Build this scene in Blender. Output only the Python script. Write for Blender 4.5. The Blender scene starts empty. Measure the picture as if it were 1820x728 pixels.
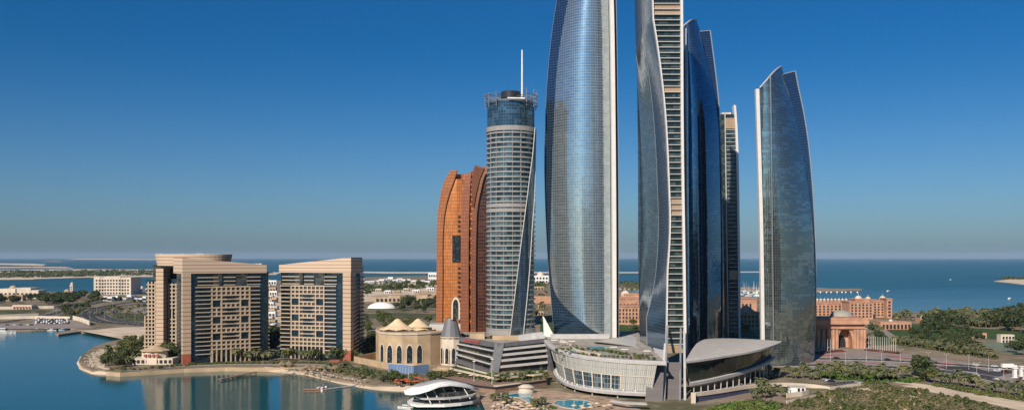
import bpy, math, random
import numpy as np
from mathutils import Vector
R = math.radians
sc = bpy.context.scene
COL = sc.collection
# ---------------------------------------------------------------- camera, sky, sun, exposure
F = 1576.0; CAMZ = 80.0; HY = 457.0; CX = 910.0
SUN_AZ, SUN_EL = 206.0, 33.0          # azimuth clockwise from +Y
cam = bpy.data.cameras.new('camera'); camo = bpy.data.objects.new('camera', cam); COL.objects.link(camo)
camo.location = (0, 0, CAMZ); camo.rotation_euler = (R(90), 0, 0)
cam.sensor_width = 36; cam.lens = 36*F/1820; cam.shift_y = (HY-364)/1820
cam.clip_start = 1; cam.clip_end = 150000
sc.camera = camo
world = bpy.data.worlds.new('World'); sc.world = world; world.use_nodes = True
wn = world.node_tree; bg = wn.nodes['Background']
sky = wn.nodes.new('ShaderNodeTexSky'); sky.sky_type = 'NISHITA'; sky.sun_disc = False
sky.sun_elevation = R(SUN_EL); sky.sun_rotation = R(SUN_AZ)
sky.air_density = 1.0; sky.dust_density = 1.0; sky.ozone_density = 4.0; sky.altitude = 0
SKY_TOP, SKY_LOW = (0.09, 0.54, 0.91), (0.62, 0.84, 1.10)
wtc = wn.nodes.new('ShaderNodeTexCoord'); wsep = wn.nodes.new('ShaderNodeSeparateXYZ'); wn.links.new(wtc.outputs['Generated'], wsep.inputs[0])
wmr = wn.nodes.new('ShaderNodeMapRange'); wmr.interpolation_type = 'SMOOTHSTEP'; wmr.inputs[1].default_value = -.03; wmr.inputs[2].default_value = .25
wn.links.new(wsep.outputs[2], wmr.inputs[0])
wcol = wn.nodes.new('ShaderNodeMix'); wcol.data_type = 'RGBA'; wcol.inputs[6].default_value = (*SKY_LOW, 1); wcol.inputs[7].default_value = (*SKY_TOP, 1); wn.links.new(wmr.outputs[0], wcol.inputs[0])
tint = wn.nodes.new('ShaderNodeMix'); tint.data_type = 'RGBA'; tint.blend_type = 'MULTIPLY'; tint.inputs[0].default_value = 1
wn.links.new(sky.outputs[0], tint.inputs[6]); wn.links.new(wcol.outputs[2], tint.inputs[7]); wn.links.new(tint.outputs[2], bg.inputs[0])
bg.inputs[1].default_value = 0.07
sl = bpy.data.lights.new('sun', 'SUN'); slo = bpy.data.objects.new('sun', sl); COL.objects.link(slo)
sl.energy = 5.0; sl.angle = R(0.5); sl.color = (1.0, 0.88, 0.75)
_d = Vector((math.sin(R(SUN_AZ))*math.cos(R(SUN_EL)), math.cos(R(SUN_AZ))*math.cos(R(SUN_EL)), math.sin(R(SUN_EL))))
slo.rotation_euler = _d.to_track_quat('Z', 'Y').to_euler(); slo.location = (-300, -300, 600)
sc.view_settings.view_transform = 'Standard'; sc.view_settings.look = 'None'
sc.view_settings.exposure = 0.12; sc.view_settings.gamma = 1

# ---------------------------------------------------------------- helpers
def G(px, py, z=0.0):
    D = (CAMZ-z)*F/(py-HY); return ((px-CX)*D/F, D, z)
def X(px, D): return (px-CX)*D/F
def Z(py, D): return CAMZ-(py-HY)*D/F
def P(px, py, D): return (X(px, D), D, Z(py, D))
def lerp(a, b, t): return a+(b-a)*t
def tabz(tab, D):
    """table of (image row, column) for a feature near distance D -> function of height (and true distance) giving x in metres"""
    o = sorted(tab); ys = [q[0] for q in o]; xs = [q[1] for q in o]; n = len(ys); D0 = D
    d = [(xs[j+1]-xs[j])/(ys[j+1]-ys[j]) for j in range(n-1)]
    def col(y):
        if y <= ys[0]: return xs[0]+d[0]*(y-ys[0])
        if y >= ys[-1]: return xs[-1]
        i = max(j for j in range(n-1) if ys[j] <= y); h = ys[i+1]-ys[i]; t = (y-ys[i])/h
        m0 = d[i] if i == 0 else (d[i-1]+d[i])/2; m1 = d[i] if i == n-2 else (d[i]+d[i+1])/2
        return (2*t**3-3*t*t+1)*xs[i]+(t**3-2*t*t+t)*h*m0+(-2*t**3+3*t*t)*xs[i+1]+(t**3-t*t)*h*m1
    def f(z, D=None):
        D = D or D0; return (col(HY-(z-CAMZ)*F/D)-CX)*D/F
    return f

def tag(o, label=None, cat=None, group=None, kind=None):
    if label: o['label'] = label
    if cat: o['category'] = cat
    if group: o['group'] = group
    if kind: o['kind'] = kind
    return o
def thing(name, label, cat, loc=(0, 0, 0), rz=0, group=None):
    o = bpy.data.objects.new(name, None); COL.objects.link(o); o.empty_display_size = 2
    o.location = loc; o.rotation_euler = (0, 0, rz)
    return tag(o, label, cat, group)
def origin(o):
    l = Vector((0, 0, 0))
    while o is not None: l = l+o.location; o = o.parent
    return l

class MB:
    def __init__(s): s.v = []; s.f = []; s.m = []; s.uv = []
    def face(s, pts, m=0, uv=None):
        b = len(s.v); s.v += [tuple(p) for p in pts]; s.f.append(tuple(range(b, b+len(pts)))); s.m.append(m)
        s.uv.append(uv if uv else [(p[0]+p[1], p[2]) for p in pts]); return s
    def quad(s, a, b, c, d, m=0):
        """a-b bottom, c-d top, with metre uv"""
        w = math.dist(a[:2], b[:2]); return s.face([a, b, c, d], m, [(0, a[2]), (w, b[2]), (w, c[2]), (0, d[2])])
    def box(s, c, d, rz=0, m=0):
        """c = centre of the base, d = full sizes"""
        x, y, z = d[0]/2, d[1]/2, d[2]; co, si = math.cos(rz), math.sin(rz)
        q = [(c[0]+co*a-si*b, c[1]+si*a+co*b) for a, b in ((-x, -y), (x, -y), (x, y), (-x, y))]
        return s.prism(q, c[2], c[2]+z, m)
    def prism(s, poly, z0, z1, m=0, mtop=None, cap=True):
        n = len(poly)
        a = sum(poly[i][0]*poly[(i+1) % n][1]-poly[(i+1) % n][0]*poly[i][1] for i in range(n))
        if a < 0: poly = poly[::-1]
        f0 = z0 if callable(z0) else (lambda x, y: z0); f1 = z1 if callable(z1) else (lambda x, y: z1)
        u = 0
        for i in range(n):
            p, q = poly[i], poly[(i+1) % n]; w = math.dist(p, q)
            a0, b0, a1, b1 = f0(*p), f0(*q), f1(*p), f1(*q)
            s.face([(p[0], p[1], a0), (q[0], q[1], b0), (q[0], q[1], b1), (p[0], p[1], a1)], m, [(u, a0), (u+w, b0), (u+w, b1), (u, a1)]); u += w
        if cap:
            s.face([(p[0], p[1], f1(*p)) for p in poly], m if mtop is None else mtop, [p for p in poly])
            s.face([(p[0], p[1], f0(*p)) for p in poly[::-1]], m, [p for p in poly[::-1]])
        return s
    def bar(s, a, b, w, h=None, m=0):
        h = h or w; a = Vector(a); b = Vector(b); d = (b-a).normalized()
        up = Vector((0, 0, 1)) if abs(d.z) < .95 else Vector((0, 1, 0))
        r = d.cross(up).normalized()*(w/2); u = r.cross(d).normalized()*(h/2)
        A = [a-r-u, a+r-u, a+r+u, a-r+u]; B = [b-r-u, b+r-u, b+r+u, b-r+u]
        for i in range(4):
            j = (i+1) % 4; s.face([A[i], A[j], B[j], B[i]], m)
        s.face(A[::-1], m); s.face(B, m); return s
    def lathe(s, c, prof, n=16, m=0, a0=0, a1=2*math.pi, sx=1, sy=1):
        """prof = [(radius, z)] bottom to top"""
        full = abs(a1-a0-2*math.pi) < 1e-6
        for k in range(n):
            t0 = a0+(a1-a0)*k/n; t1 = a0+(a1-a0)*(k+1)/n
            for (r0, z0), (r1, z1) in zip(prof, prof[1:]):
                pts = [(c[0]+sx*r0*math.cos(t0), c[1]+sy*r0*math.sin(t0), c[2]+z0), (c[0]+sx*r0*math.cos(t1), c[1]+sy*r0*math.sin(t1), c[2]+z0),
                       (c[0]+sx*r1*math.cos(t1), c[1]+sy*r1*math.sin(t1), c[2]+z1), (c[0]+sx*r1*math.cos(t0), c[1]+sy*r1*math.sin(t0), c[2]+z1)]
                uv = [(t0*r0, z0), (t1*r0, z0), (t1*r1, z1), (t0*r1, z1)]
                if r0 < 1e-6: pts = pts[1:]; uv = uv[1:]
                elif r1 < 1e-6: pts = pts[:3]; uv = uv[:3]
                s.face(pts, m, uv)
        return s
    def tube(s, pts, r, n=6, m=0):
        for a, b in zip(pts, pts[1:]): s.bar(a, b, r*2, r*2, m)
        return s
    def grid(s, rows, m=0, us=None, closed=False):
        """rows: list of point lists (bottom to top); uv in metres; shared vertices for smooth shading"""
        nb = len(s.v); nc = len(rows[0])
        for r_ in rows: s.v += [tuple(p) for p in r_]
        mid = rows[len(rows)//2]; u = [0]
        for a, b in zip(mid, mid[1:]): u.append(u[-1]+math.dist(a, b))
        vv = [0]
        c = nc//2
        for a, b in zip(rows, rows[1:]): vv.append(vv[-1]+math.dist(a[c], b[c]))
        for i in range(len(rows)-1):
            for j in range(nc-1):
                s.f.append((nb+i*nc+j, nb+i*nc+j+1, nb+(i+1)*nc+j+1, nb+(i+1)*nc+j)); s.m.append(m)
                s.uv.append([(u[j], vv[i]), (u[j+1], vv[i]), (u[j+1], vv[i+1]), (u[j], vv[i+1])])
        return s
    def planar(s, ax, ay=0.0):
        s.uv = [[(s.v[i][0]*ax+s.v[i][1]*ay+500, s.v[i][2]) for i in f] for f in s.f]; return s
    def mesh(s, name, mats, off=(0, 0, 0), smooth=False):
        me = bpy.data.meshes.new(name)
        v = [(p[0]-off[0], p[1]-off[1], p[2]-off[2]) for p in s.v]
        me.from_pydata(v, [], s.f)
        uv = me.uv_layers.new(name='UVMap'); flat = [c for f in s.uv for p in f for c in (p[0], p[1])]
        uv.data.foreach_set('uv', flat)
        for m in (mats if isinstance(mats, (list, tuple)) else [mats]): me.materials.append(m)
        me.polygons.foreach_set('material_index', s.m)
        if smooth: me.polygons.foreach_set('use_smooth', [True]*len(s.f))
        me.update(); return me
    def build(s, name, mats, parent=None, smooth=False):
        off = origin(parent) if parent else (0, 0, 0)
        o = bpy.data.objects.new(name, s.mesh(name, mats, off, smooth)); COL.objects.link(o); o.parent = parent
        return o
    def build_at(s, name, mats, loc, smooth=False):
        """top-level one-mesh thing with its origin at loc (shapes given in world metres)"""
        o = bpy.data.objects.new(name, s.mesh(name, mats, loc, smooth)); o.location = loc; COL.objects.link(o); return o
def inst(name, me, parent, loc, rz=0):
    o = bpy.data.objects.new(name, me); COL.objects.link(o); o.parent = parent
    l = Vector(loc)-(origin(parent) if parent else Vector((0, 0, 0))); o.location = l; o.rotation_euler = (0, 0, rz); return o
def children(o): return KIDS.get(o.name, [])
KIDS = {}
def reg(root, kids):
    KIDS[root.name] = kids
def copy_tree(o, loc, rz=0, scale=1, label=None, group=None, kids=True):
    c = o.copy(); COL.objects.link(c); c.location = loc; c.rotation_euler = (0, 0, rz); c.scale = (scale,)*3 if not isinstance(scale, tuple) else scale
    if label: c['label'] = label
    if group: c['group'] = group
    if kids:
        for ch in KIDS[o.name]:
            d = ch.copy(); COL.objects.link(d); d.parent = c
            for g in KIDS.get(ch.name, []):
                e = g.copy(); COL.objects.link(e); e.parent = d
    return c

# ---------------------------------------------------------------- materials
def nd(nt, t, **k):
    n = nt.nodes.new(t)
    for a, b in k.items(): setattr(n, a, b)
    return n
def mth(nt, op, a, b=None, c=None):
    n = nt.nodes.new('ShaderNodeMath'); n.operation = op
    for i, v in enumerate((a, b, c)):
        if v is None: continue
        if isinstance(v, (int, float)): n.inputs[i].default_value = v
        else: nt.links.new(v, n.inputs[i])
    return n.outputs[0]
def mixc(nt, fac, a, b):
    n = nt.nodes.new('ShaderNodeMix'); n.data_type = 'RGBA'
    for i, v in ((0, fac), (6, a), (7, b)):
        if isinstance(v, (int, float)): n.inputs[i].default_value = v
        elif isinstance(v, tuple): n.inputs[i].default_value = (*v, 1) if len(v) == 3 else v
        else: nt.links.new(v, n.inputs[i])
    return n.outputs[2]
def base(name):
    m = bpy.data.materials.new(name); m.use_nodes = True; return m, m.node_tree, m.node_tree.nodes['Principled BSDF']
def mat(name, col, rough=.8, metal=0, var=.15, scale=.3, spec=.3, col2=None, detail=4, bump=0):
    """plain surface with a mottled tone"""
    m, nt, b = base(name)
    tc = nd(nt, 'ShaderNodeTexCoord'); no = nd(nt, 'ShaderNodeTexNoise'); no.inputs['Scale'].default_value = scale; no.inputs['Detail'].default_value = detail
    geo = nd(nt, 'ShaderNodeNewGeometry'); nt.links.new(geo.outputs['Position'], no.inputs['Vector'])
    c2 = col2 or tuple(c*(1-var*1.6) for c in col); c1 = col if col2 else tuple(min(1, c*(1+var)) for c in col)
    r = nd(nt, 'ShaderNodeValToRGB'); r.color_ramp.elements[0].position = .35; r.color_ramp.elements[1].position = .65
    r.color_ramp.elements[0].color = (*c1, 1); r.color_ramp.elements[1].color = (*c2, 1)
    nt.links.new(no.outputs[0], r.inputs[0]); nt.links.new(r.outputs[0], b.inputs['Base Color'])
    b.inputs['Roughness'].default_value = rough; b.inputs['Metallic'].default_value = metal; b.inputs['Specular IOR Level'].default_value = spec
    if bump:
        bp = nd(nt, 'ShaderNodeBump'); bp.inputs['Strength'].default_value = bump; bp.inputs['Distance'].default_value = 1
        nt.links.new(no.outputs[0], bp.inputs['Height']); nt.links.new(bp.outputs[0], b.inputs['Normal'])
    return m
def glass(name, col, blind, pw=1.5, ph=3.6, mull=(.05, .06, .07), wm=.07, hm=.09, metal=.7, rough=.12, tilt=.012, thr=.55, wave=.012, spandrel=0, blindmix=1, cluster=3, spec=.5, bands=None):
    """curtain wall: panel grid in metre uv, each panel tone and tilt its own, mullion lines"""
    m, nt, b = base(name); L = nt.links.new
    uv = nd(nt, 'ShaderNodeUVMap'); sp = nd(nt, 'ShaderNodeSeparateXYZ'); L(uv.outputs[0], sp.inputs[0])
    x = mth(nt, 'DIVIDE', sp.outputs[0], pw); y = mth(nt, 'DIVIDE', sp.outputs[1], ph)
    fx = mth(nt, 'FRACT', x); fy = mth(nt, 'FRACT', y)
    def cell(sx, sy, seed):
        c = nd(nt, 'ShaderNodeCombineXYZ'); L(mth(nt, 'FLOOR', mth(nt, 'MULTIPLY', x, sx)), c.inputs[0]); L(mth(nt, 'FLOOR', mth(nt, 'MULTIPLY', y, sy)), c.inputs[1]); c.inputs[2].default_value = seed
        w = nd(nt, 'ShaderNodeTexWhiteNoise'); L(c.outputs[0], w.inputs[0]); return w
    w1 = cell(1, 1, 1); w2 = cell(1/cluster, 1, 2); w3 = cell(1/(cluster*2.5), .34, 5)
    v = mth(nt, 'ADD', mth(nt, 'MULTIPLY', w1.outputs[0], .3), mth(nt, 'ADD', mth(nt, 'MULTIPLY', w2.outputs[0], .45), mth(nt, 'MULTIPLY', w3.outputs[0], .25)))
    mr = nd(nt, 'ShaderNodeMapRange'); mr.inputs[1].default_value = thr; mr.inputs[2].default_value = thr+.18; mr.inputs[4].default_value = blindmix; L(v, mr.inputs[0])
    c = mixc(nt, mr.outputs[0], col, blind)
    if spandrel: c = mixc(nt, mth(nt, 'GREATER_THAN', fy, 1-spandrel), c, tuple(q*.8 for q in blind))
    mm = mth(nt, 'MAXIMUM', mth(nt, 'LESS_THAN', fx, wm), mth(nt, 'LESS_THAN', fy, hm))
    c = mixc(nt, mm, c, mull); L(c, b.inputs['Base Color'])
    L(mth(nt, 'MULTIPLY_ADD', mm, -metal*.8, metal), b.inputs['Metallic'])
    L(mth(nt, 'MULTIPLY_ADD', mm, .3, rough), b.inputs['Roughness'])
    b.inputs['Specular IOR Level'].default_value = spec
    geo = nd(nt, 'ShaderNodeNewGeometry')
    no = nd(nt, 'ShaderNodeTexNoise'); no.inputs['Scale'].default_value = .18; no.inputs['Detail'].default_value = 3; L(geo.outputs['Position'], no.inputs['Vector'])
    def vec(op, a, bb, s=None):
        n = nd(nt, 'ShaderNodeVectorMath', operation=op); L(a, n.inputs[0])
        if bb is not None:
            if isinstance(bb, tuple): n.inputs[1].default_value = bb
            else: L(bb, n.inputs[1])
        if s is not None: n.inputs['Scale'].default_value = s
        return n.outputs[0]
    j = vec('SCALE', vec('SUBTRACT', w1.outputs[1], (.5, .5, .5)), None, tilt*2)
    k = vec('SCALE', vec('SUBTRACT', no.outputs[1], (.5, .5, .5)), None, wave*4)
    n = vec('NORMALIZE', vec('ADD', vec('ADD', geo.outputs['Normal'], j), k), None); L(n, b.inputs['Normal'])
    return m
def stripes(name, col, line, ph, h, pw=0, w=0, rough=.7, metal=0, var=.12, off=0):
    """cladding with horizontal (and upright) joint lines, metre uv"""
    m, nt, b = base(name); L = nt.links.new
    uv = nd(nt, 'ShaderNodeUVMap'); sp = nd(nt, 'ShaderNodeSeparateXYZ'); L(uv.outputs[0], sp.inputs[0])
    y = mth(nt, 'DIVIDE', mth(nt, 'ADD', sp.outputs[1], off), ph); mask = mth(nt, 'LESS_THAN', mth(nt, 'FRACT', y), h/ph)
    cx = nd(nt, 'ShaderNodeCombineXYZ'); L(mth(nt, 'FLOOR', y), cx.inputs[1])
    if pw:
        x = mth(nt, 'DIVIDE', sp.outputs[0], pw); mask = mth(nt, 'MAXIMUM', mask, mth(nt, 'LESS_THAN', mth(nt, 'FRACT', x), w/pw)); L(mth(nt, 'FLOOR', x), cx.inputs[0])
    wn_ = nd(nt, 'ShaderNodeTexWhiteNoise'); L(cx.outputs[0], wn_.inputs[0])
    geo = nd(nt, 'ShaderNodeNewGeometry'); no = nd(nt, 'ShaderNodeTexNoise'); no.inputs['Scale'].default_value = .15; no.inputs['Detail'].default_value = 5; L(geo.outputs['Position'], no.inputs['Vector'])
    f = mth(nt, 'MULTIPLY_ADD', wn_.outputs[0], .5, mth(nt, 'MULTIPLY', no.outputs[0], .6))
    c = mixc(nt, f, tuple(min(1, q*(1+var)) for q in col), tuple(q*(1-var) for q in col)); c = mixc(nt, mask, c, line)
    L(c, b.inputs['Base Color']); b.inputs['Roughness'].default_value = rough; b.inputs['Metallic'].default_value = metal; b.inputs['Specular IOR Level'].default_value = .3
    return m
M = {}
M['white'] = mat('white_paint', (.78, .76, .72), .5, var=.05)
M['cream'] = mat('cream_render', (.62, .53, .42), .8, var=.08, scale=.1)
M['beige'] = mat('beige_stone', (.47, .345, .215), .8, var=.1, scale=.12)
M['sandstone'] = mat('red_sandstone', (.47, .265, .17), .85, var=.14, scale=.15)
M['sand'] = mat('sand', (.64, .51, .37), .95, var=.12, scale=.05)
M['grey'] = mat('grey_metal_cladding', (.16, .16, .17), .5, .3, var=.08)
M['dark'] = mat('dark_metal', (.035, .037, .042), .4, .2, var=.1)
M['lgrey'] = mat('light_grey_panel', (.48, .465, .445), .55, var=.06)
M['fin'] = mat('white_fin_cladding', (.68, .655, .62), .45, var=.03)
M['alu'] = mat('silver_fin', (.50, .50, .50), .35, .6, var=.05)
M['dkglass'] = glass('dark_window_glass', (.012, .022, .030), (.06, .08, .09), 1.4, 1.8, (.05, .05, .05), .08, .06, metal=.1, rough=.08, thr=.62, tilt=.01)
M['asphalt'] = mat('asphalt', (.055, .053, .056), .9, var=.15, scale=.1)
M['pave'] = mat('pink_grey_paving', (.30, .25, .22), .9, var=.1, scale=.2)
M['paint'] = mat('road_paint', (.70, .70, .68), .7, var=.06)
M['kerb'] = mat('kerb_stone', (.45, .42, .38), .85, var=.08)
M['grass'] = mat('lawn', (.045, .085, .018), .95, var=.2, scale=.15)
M['olive'] = mat('olive_grass', (.085, .09, .035), .95, var=.25, scale=.05)
M['rock'] = mat('breakwater_rock', (.30, .24, .18), .95, var=.3, scale=.8)
M['pool'] = mat('pool_water', (.0, .28, .40), .08, var=.15, scale=.4, spec=.5)
M['trunk'] = mat('bark', (.13, .09, .06), .95, var=.2, scale=2)
M['red'] = mat('red_flowers', (.55, .045, .07), .9, var=.3, scale=.5)
M['redcanvas'] = mat('orange_red_canvas', (.42, .09, .04), .8, var=.1)
M['canvas'] = mat('cream_canvas', (.66, .49, .31), .85, var=.06)
M['whitecanvas'] = mat('white_canvas', (.75, .72, .66), .85, var=.05)
M['wood'] = mat('weathered_decking', (.28, .18, .13), .85, var=.15, scale=1)
M['thatch'] = mat('thatch', (.24, .18, .11), .95, var=.25, scale=1.5)
def foliage(name, a, b_, c_):
    m, nt, b = base(name); L = nt.links.new
    oi = nd(nt, 'ShaderNodeObjectInfo'); geo = nd(nt, 'ShaderNodeNewGeometry')
    no = nd(nt, 'ShaderNodeTexNoise'); no.inputs['Scale'].default_value = .45; no.inputs['Detail'].default_value = 3; L(geo.outputs['Position'], no.inputs['Vector'])
    c = mixc(nt, mth(nt, 'MULTIPLY_ADD', no.outputs[0], 2.4, -.7), a, b_)
    n3 = nd(nt, 'ShaderNodeTexNoise'); n3.inputs['Scale'].default_value = .07; n3.inputs['Detail'].default_value = 4; L(geo.outputs['Position'], n3.inputs['Vector'])
    r3 = nd(nt, 'ShaderNodeMapRange'); r3.inputs[1].default_value = .44; r3.inputs[2].default_value = .60; r3.inputs[4].default_value = .7; L(n3.outputs[0], r3.inputs[0]); c = mixc(nt, r3.outputs[0], c, tuple(min(1, v*k) for v, k in zip(b_, (1.55, 1.30, 1.25))))
    n = nd(nt, 'ShaderNodeMath', operation='MULTIPLY', use_clamp=True); L(oi.outputs['Random'], n.inputs[0]); n.inputs[1].default_value = .75
    c = mixc(nt, n.outputs[0], c, c_); L(c, b.inputs['Base Color']); b.inputs['Roughness'].default_value = .7; b.inputs['Specular IOR Level'].default_value = .2
    return m
M['leaf'] = foliage('broad_leaves', (.065, .085, .028), (.11, .125, .040), (.040, .062, .022))
M['leafdark'] = foliage('dark_leaves', (.036, .056, .022), (.062, .085, .030), (.030, .046, .020))
M['frond'] = foliage('palm_fronds', (.085, .105, .045), (.13, .14, .060), (.10, .11, .060))
M['scrub'] = foliage('dry_scrub', (.13, .12, .062), (.18, .155, .09), (.09, .095, .045))
M['green'] = foliage('bright_shrub', (.06, .12, .02), (.10, .16, .03), (.05, .09, .02))

# ---------------------------------------------------------------- setting: water, land, beaches
def water_mat():
    m, nt, b = base('sea_water'); L = nt.links.new
    geo = nd(nt, 'ShaderNodeNewGeometry')
    no = nd(nt, 'ShaderNodeTexNoise'); no.inputs['Scale'].default_value = .0022; no.inputs['Detail'].default_value = 5; no.inputs['Distortion'].default_value = 1.2
    mp = nd(nt, 'ShaderNodeMapping'); mp.inputs['Scale'].default_value = (.35, 1, 1); L(geo.outputs['Position'], mp.inputs[0]); L(mp.outputs[0], no.inputs['Vector'])
    c = mixc(nt, mth(nt, 'MULTIPLY_ADD', no.outputs[0], 3, -1.0), (.004, .064, .074), (.010, .092, .100))
    L(c, b.inputs['Base Color']); b.inputs['Roughness'].default_value = .06; b.inputs['IOR'].default_value = 1.33
    wv = nd(nt, 'ShaderNodeTexNoise'); wv.inputs['Scale'].default_value = .35; wv.inputs['Detail'].default_value = 6; L(geo.outputs['Position'], wv.inputs['Vector'])
    # calmer in the lagoon, rougher on the open sea
    sp = nd(nt, 'ShaderNodeSeparateXYZ'); L(geo.outputs['Position'], sp.inputs[0])
    mr = nd(nt, 'ShaderNodeMapRange'); mr.inputs[1].default_value = 700; mr.inputs[2].default_value = 1800; mr.inputs[3].default_value = .085; mr.inputs[4].default_value = .5; L(sp.outputs[1], mr.inputs[0])
    bp = nd(nt, 'ShaderNodeBump'); bp.inputs['Distance'].default_value = 1.0; L(mr.outputs[0], bp.inputs['Strength']); L(wv.outputs[0], bp.inputs['Height']); L(bp.outputs[0], b.inputs['Normal'])
    r2 = nd(nt, 'ShaderNodeMapRange'); r2.inputs[1].default_value = 700; r2.inputs[2].default_value = 2500; r2.inputs[3].default_value = .06; r2.inputs[4].default_value = .3; L(sp.outputs[1], r2.inputs[0]); pn = nd(nt, 'ShaderNodeTexNoise'); pn.inputs['Scale'].default_value = .012; pn.inputs['Detail'].default_value = 3; pn.inputs['Distortion'].default_value = 1; L(mp.outputs[0], pn.inputs['Vector']); L(mth(nt, 'MULTIPLY_ADD', pn.outputs[0], .10, mth(nt, 'ADD', r2.outputs[0], -.035)), b.inputs['Roughness'])
    return m
M['water'] = water_mat()
s = MB(); s.face([(-60000, -3000, 0), (60000, -3000, 0), (60000, 60000, 0), (-60000, 60000, 0)]); o = s.build('sea', M['water']); tag(o, kind='structure')
def ground_mat():
    m, nt, b = base('dusty_ground'); L = nt.links.new
    geo = nd(nt, 'ShaderNodeNewGeometry')
    def nz(sc_, d=6):
        n = nd(nt, 'ShaderNodeTexNoise'); n.inputs['Scale'].default_value = sc_; n.inputs['Detail'].default_value = d; L(geo.outputs['Position'], n.inputs['Vector']); return n.outputs[0]
    a = mixc(nt, mth(nt, 'MULTIPLY_ADD', nz(.012), 5, -2.1), (.26, .20, .14), (.12, .115, .062))
    c = mixc(nt, mth(nt, 'MULTIPLY_ADD', nz(.09), 4, -1.9), a, (.34, .28, .21))
    L(c, b.inputs['Base Color']); b.inputs['Roughness'].default_value = .95; b.inputs['Specular IOR Level'].default_value = .1
    return m
M['ground'] = ground_mat()
def Gxy(l, z=0): return [G(x, y, z)[:2] for x, y in l]
LZ = 2.0
shore = [(866, 740), (860, 720), (852, 704), (800, 694), (745, 690), (700, 691), (660, 689), (600, 679), (540, 664), (480, 656), (400, 656), (328, 658), (208, 665), (165, 662), (146, 655), (140, 645), (146, 634), (165, 620), (190, 611), (224, 604), (200, 597), (165, 591), (135, 588), (110, 583), (0, 585), (-300, 590)]
far = [(-700, 560), (-500, 518), (0, 519), (95, 519), (170, 521), (275, 517), (400, 500), (475, 499), (560, 499), (645, 493), (778, 490), (870, 490), (965, 489), (1020, 499), (1135, 502), (1230, 507), (1300, 530), (1350, 530), (1450, 538), (1540, 548), (1590, 556), (1700, 556), (1760, 553), (1820, 550), (2300, 548), (2900, 600)]
land = Gxy(shore)+Gxy(far)+[(700, -200), (-10, -200), (-12, 300)]
s = MB(); s.prism(land, -1.5, LZ); o = s.build('ground', M['ground']); tag(o, kind='structure')
def sheet(name, pts, m, z=LZ, lift=.02, kind='structure', world_pts=False):
    w = pts if world_pts else Gxy(pts, z)
    n = len(w); a = sum(w[i][0]*w[(i+1) % n][1]-w[(i+1) % n][0]*w[i][1] for i in range(n))
    if a < 0: w = w[::-1]
    q = MB(); q.face([(p[0], p[1], z+lift) for p in w], 0, list(w)); o = q.build(name, M[m] if isinstance(m, str) else m)
    if kind: tag(o, kind=kind)
    return o
def slope(name, top, bot, m, zt=LZ+.05, zb=-.3):
    q = MB()
    for i in range(len(top)-1):
        a, b_, c, d = G(*bot[i], zb), G(*bot[i+1], zb), G(*top[i+1], zt), G(*top[i], zt)
        q.face([a, b_, c, d])
    o = q.build(name, M[m]); tag(o, kind='structure'); return o
# beaches: sloping sand skirts outside the land edge
slope('beach', [(262, 580), (215, 581), (190, 583), (165, 586), (140, 587)][::-1], [(262, 612), (224, 604.5), (200, 598), (165, 593), (135, 590)][::-1], 'sand')
slope('beach', [(200, 610), (180, 620), (165, 630), (158, 641), (163, 650), (180, 657), (215, 659)], [(190, 608), (158, 621), (140, 633), (133, 645), (138, 656), (160, 665), (210, 667)], 'sand', LZ+.06)
slope('beach', [(470, 651), (540, 656), (600, 668), (660, 680), (700, 684), (745, 686)], [(470, 660), (540, 667), (600, 682), (660, 693), (700, 696), (745, 695)], 'sand', LZ+.04)
sheet('beach', [(140, 587), (165, 586), (215, 581), (268, 580), (268, 608), (224, 603)], 'sand', lift=.09)
# seawall with promenade round the palm promontory
pw = [(190, 658.5), (215, 660.5), (328, 653.5), (400, 651), (470, 651.5), (540, 651)]
q = MB()
P_ = [G(x, y, LZ+1.0) for x, y in pw]; 
for a, b_ in zip(P_, P_[1:]):
    q.bar((a[0], a[1]-.6, LZ-.7), (b_[0], b_[1]-.6, LZ-.7), .7, 2.8)
o = q.build('seawall', M['beige']); tag(o, 'long low pale stone seawall along the palm promontory shore', 'sea wall')
sheet('promenade', [(215, 658), (328, 651), (400, 648.5), (470, 649), (560, 649), (600, 652), (600, 648), (540, 645), (470, 645), (330, 647), (215, 655)], 'pave', lift=.12)
# far island strip, sandbars
def island(name, pts, z1, m):
    q = MB(); q.prism(Gxy(pts), -1, z1); o = q.build(name, M[m]); tag(o, kind='structure'); return o
island('island', [(-900, 497), (-100, 498), (60, 496), (160, 493), (275, 491.5), (330, 491), (490, 488), (500, 484), (330, 479), (275, 478.6), (150, 478), (60, 478.5), (-100, 479), (-900, 480)], 1.2, 'sand')
island('sandbar', [(-400, 471), (0, 470), (75, 472), (82, 469.5), (60, 468), (0, 467.5), (-400, 467)], .8, 'sand')
island('sandbar', [(-200, 478), (60, 475.5), (130, 476), (115, 474), (40, 473.6), (-200, 475)], .8, 'sand')
island('sandbar', [(115, 460.8), (200, 461), (278, 461.6), (278, 460), (200, 459.4), (140, 459.4)], .8, 'sand')
island('sandbar', [(70, 465.2), (112, 465.5), (108, 463.5), (90, 463)], 1.2, 'ground')
island('sandbar', [(640, 484.2), (700, 485.3), (800, 485), (980, 485), (1140, 484.8), (1350, 483.6), (1350, 482.4), (1100, 483.3), (900, 483), (700, 483.2), (640, 482.6)], 1.6, 'sand')
island('breakwater', [(1300, 517), (1460, 518.5), (1500, 517.6), (1532, 516.4), (1532, 514.6), (1480, 514.5), (1450, 512.5), (1300, 512)], 3, 'rock')
island('island', [(1766, 500.5), (1790, 503), (1830, 508), (2000, 510), (2000, 494), (1810, 495), (1785, 498)], 2.5, 'sand')
island('breakwater', [(98, 594), (104, 596.5), (135, 592), (165, 587), (160, 583.5), (128, 588)], 1.6, 'rock')
island('breakwater', [(-60, 588), (0, 589.5), (60, 588), (120, 585), (150, 583), (150, 581), (60, 583), (-60, 584)], 1.3, 'rock')

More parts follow.
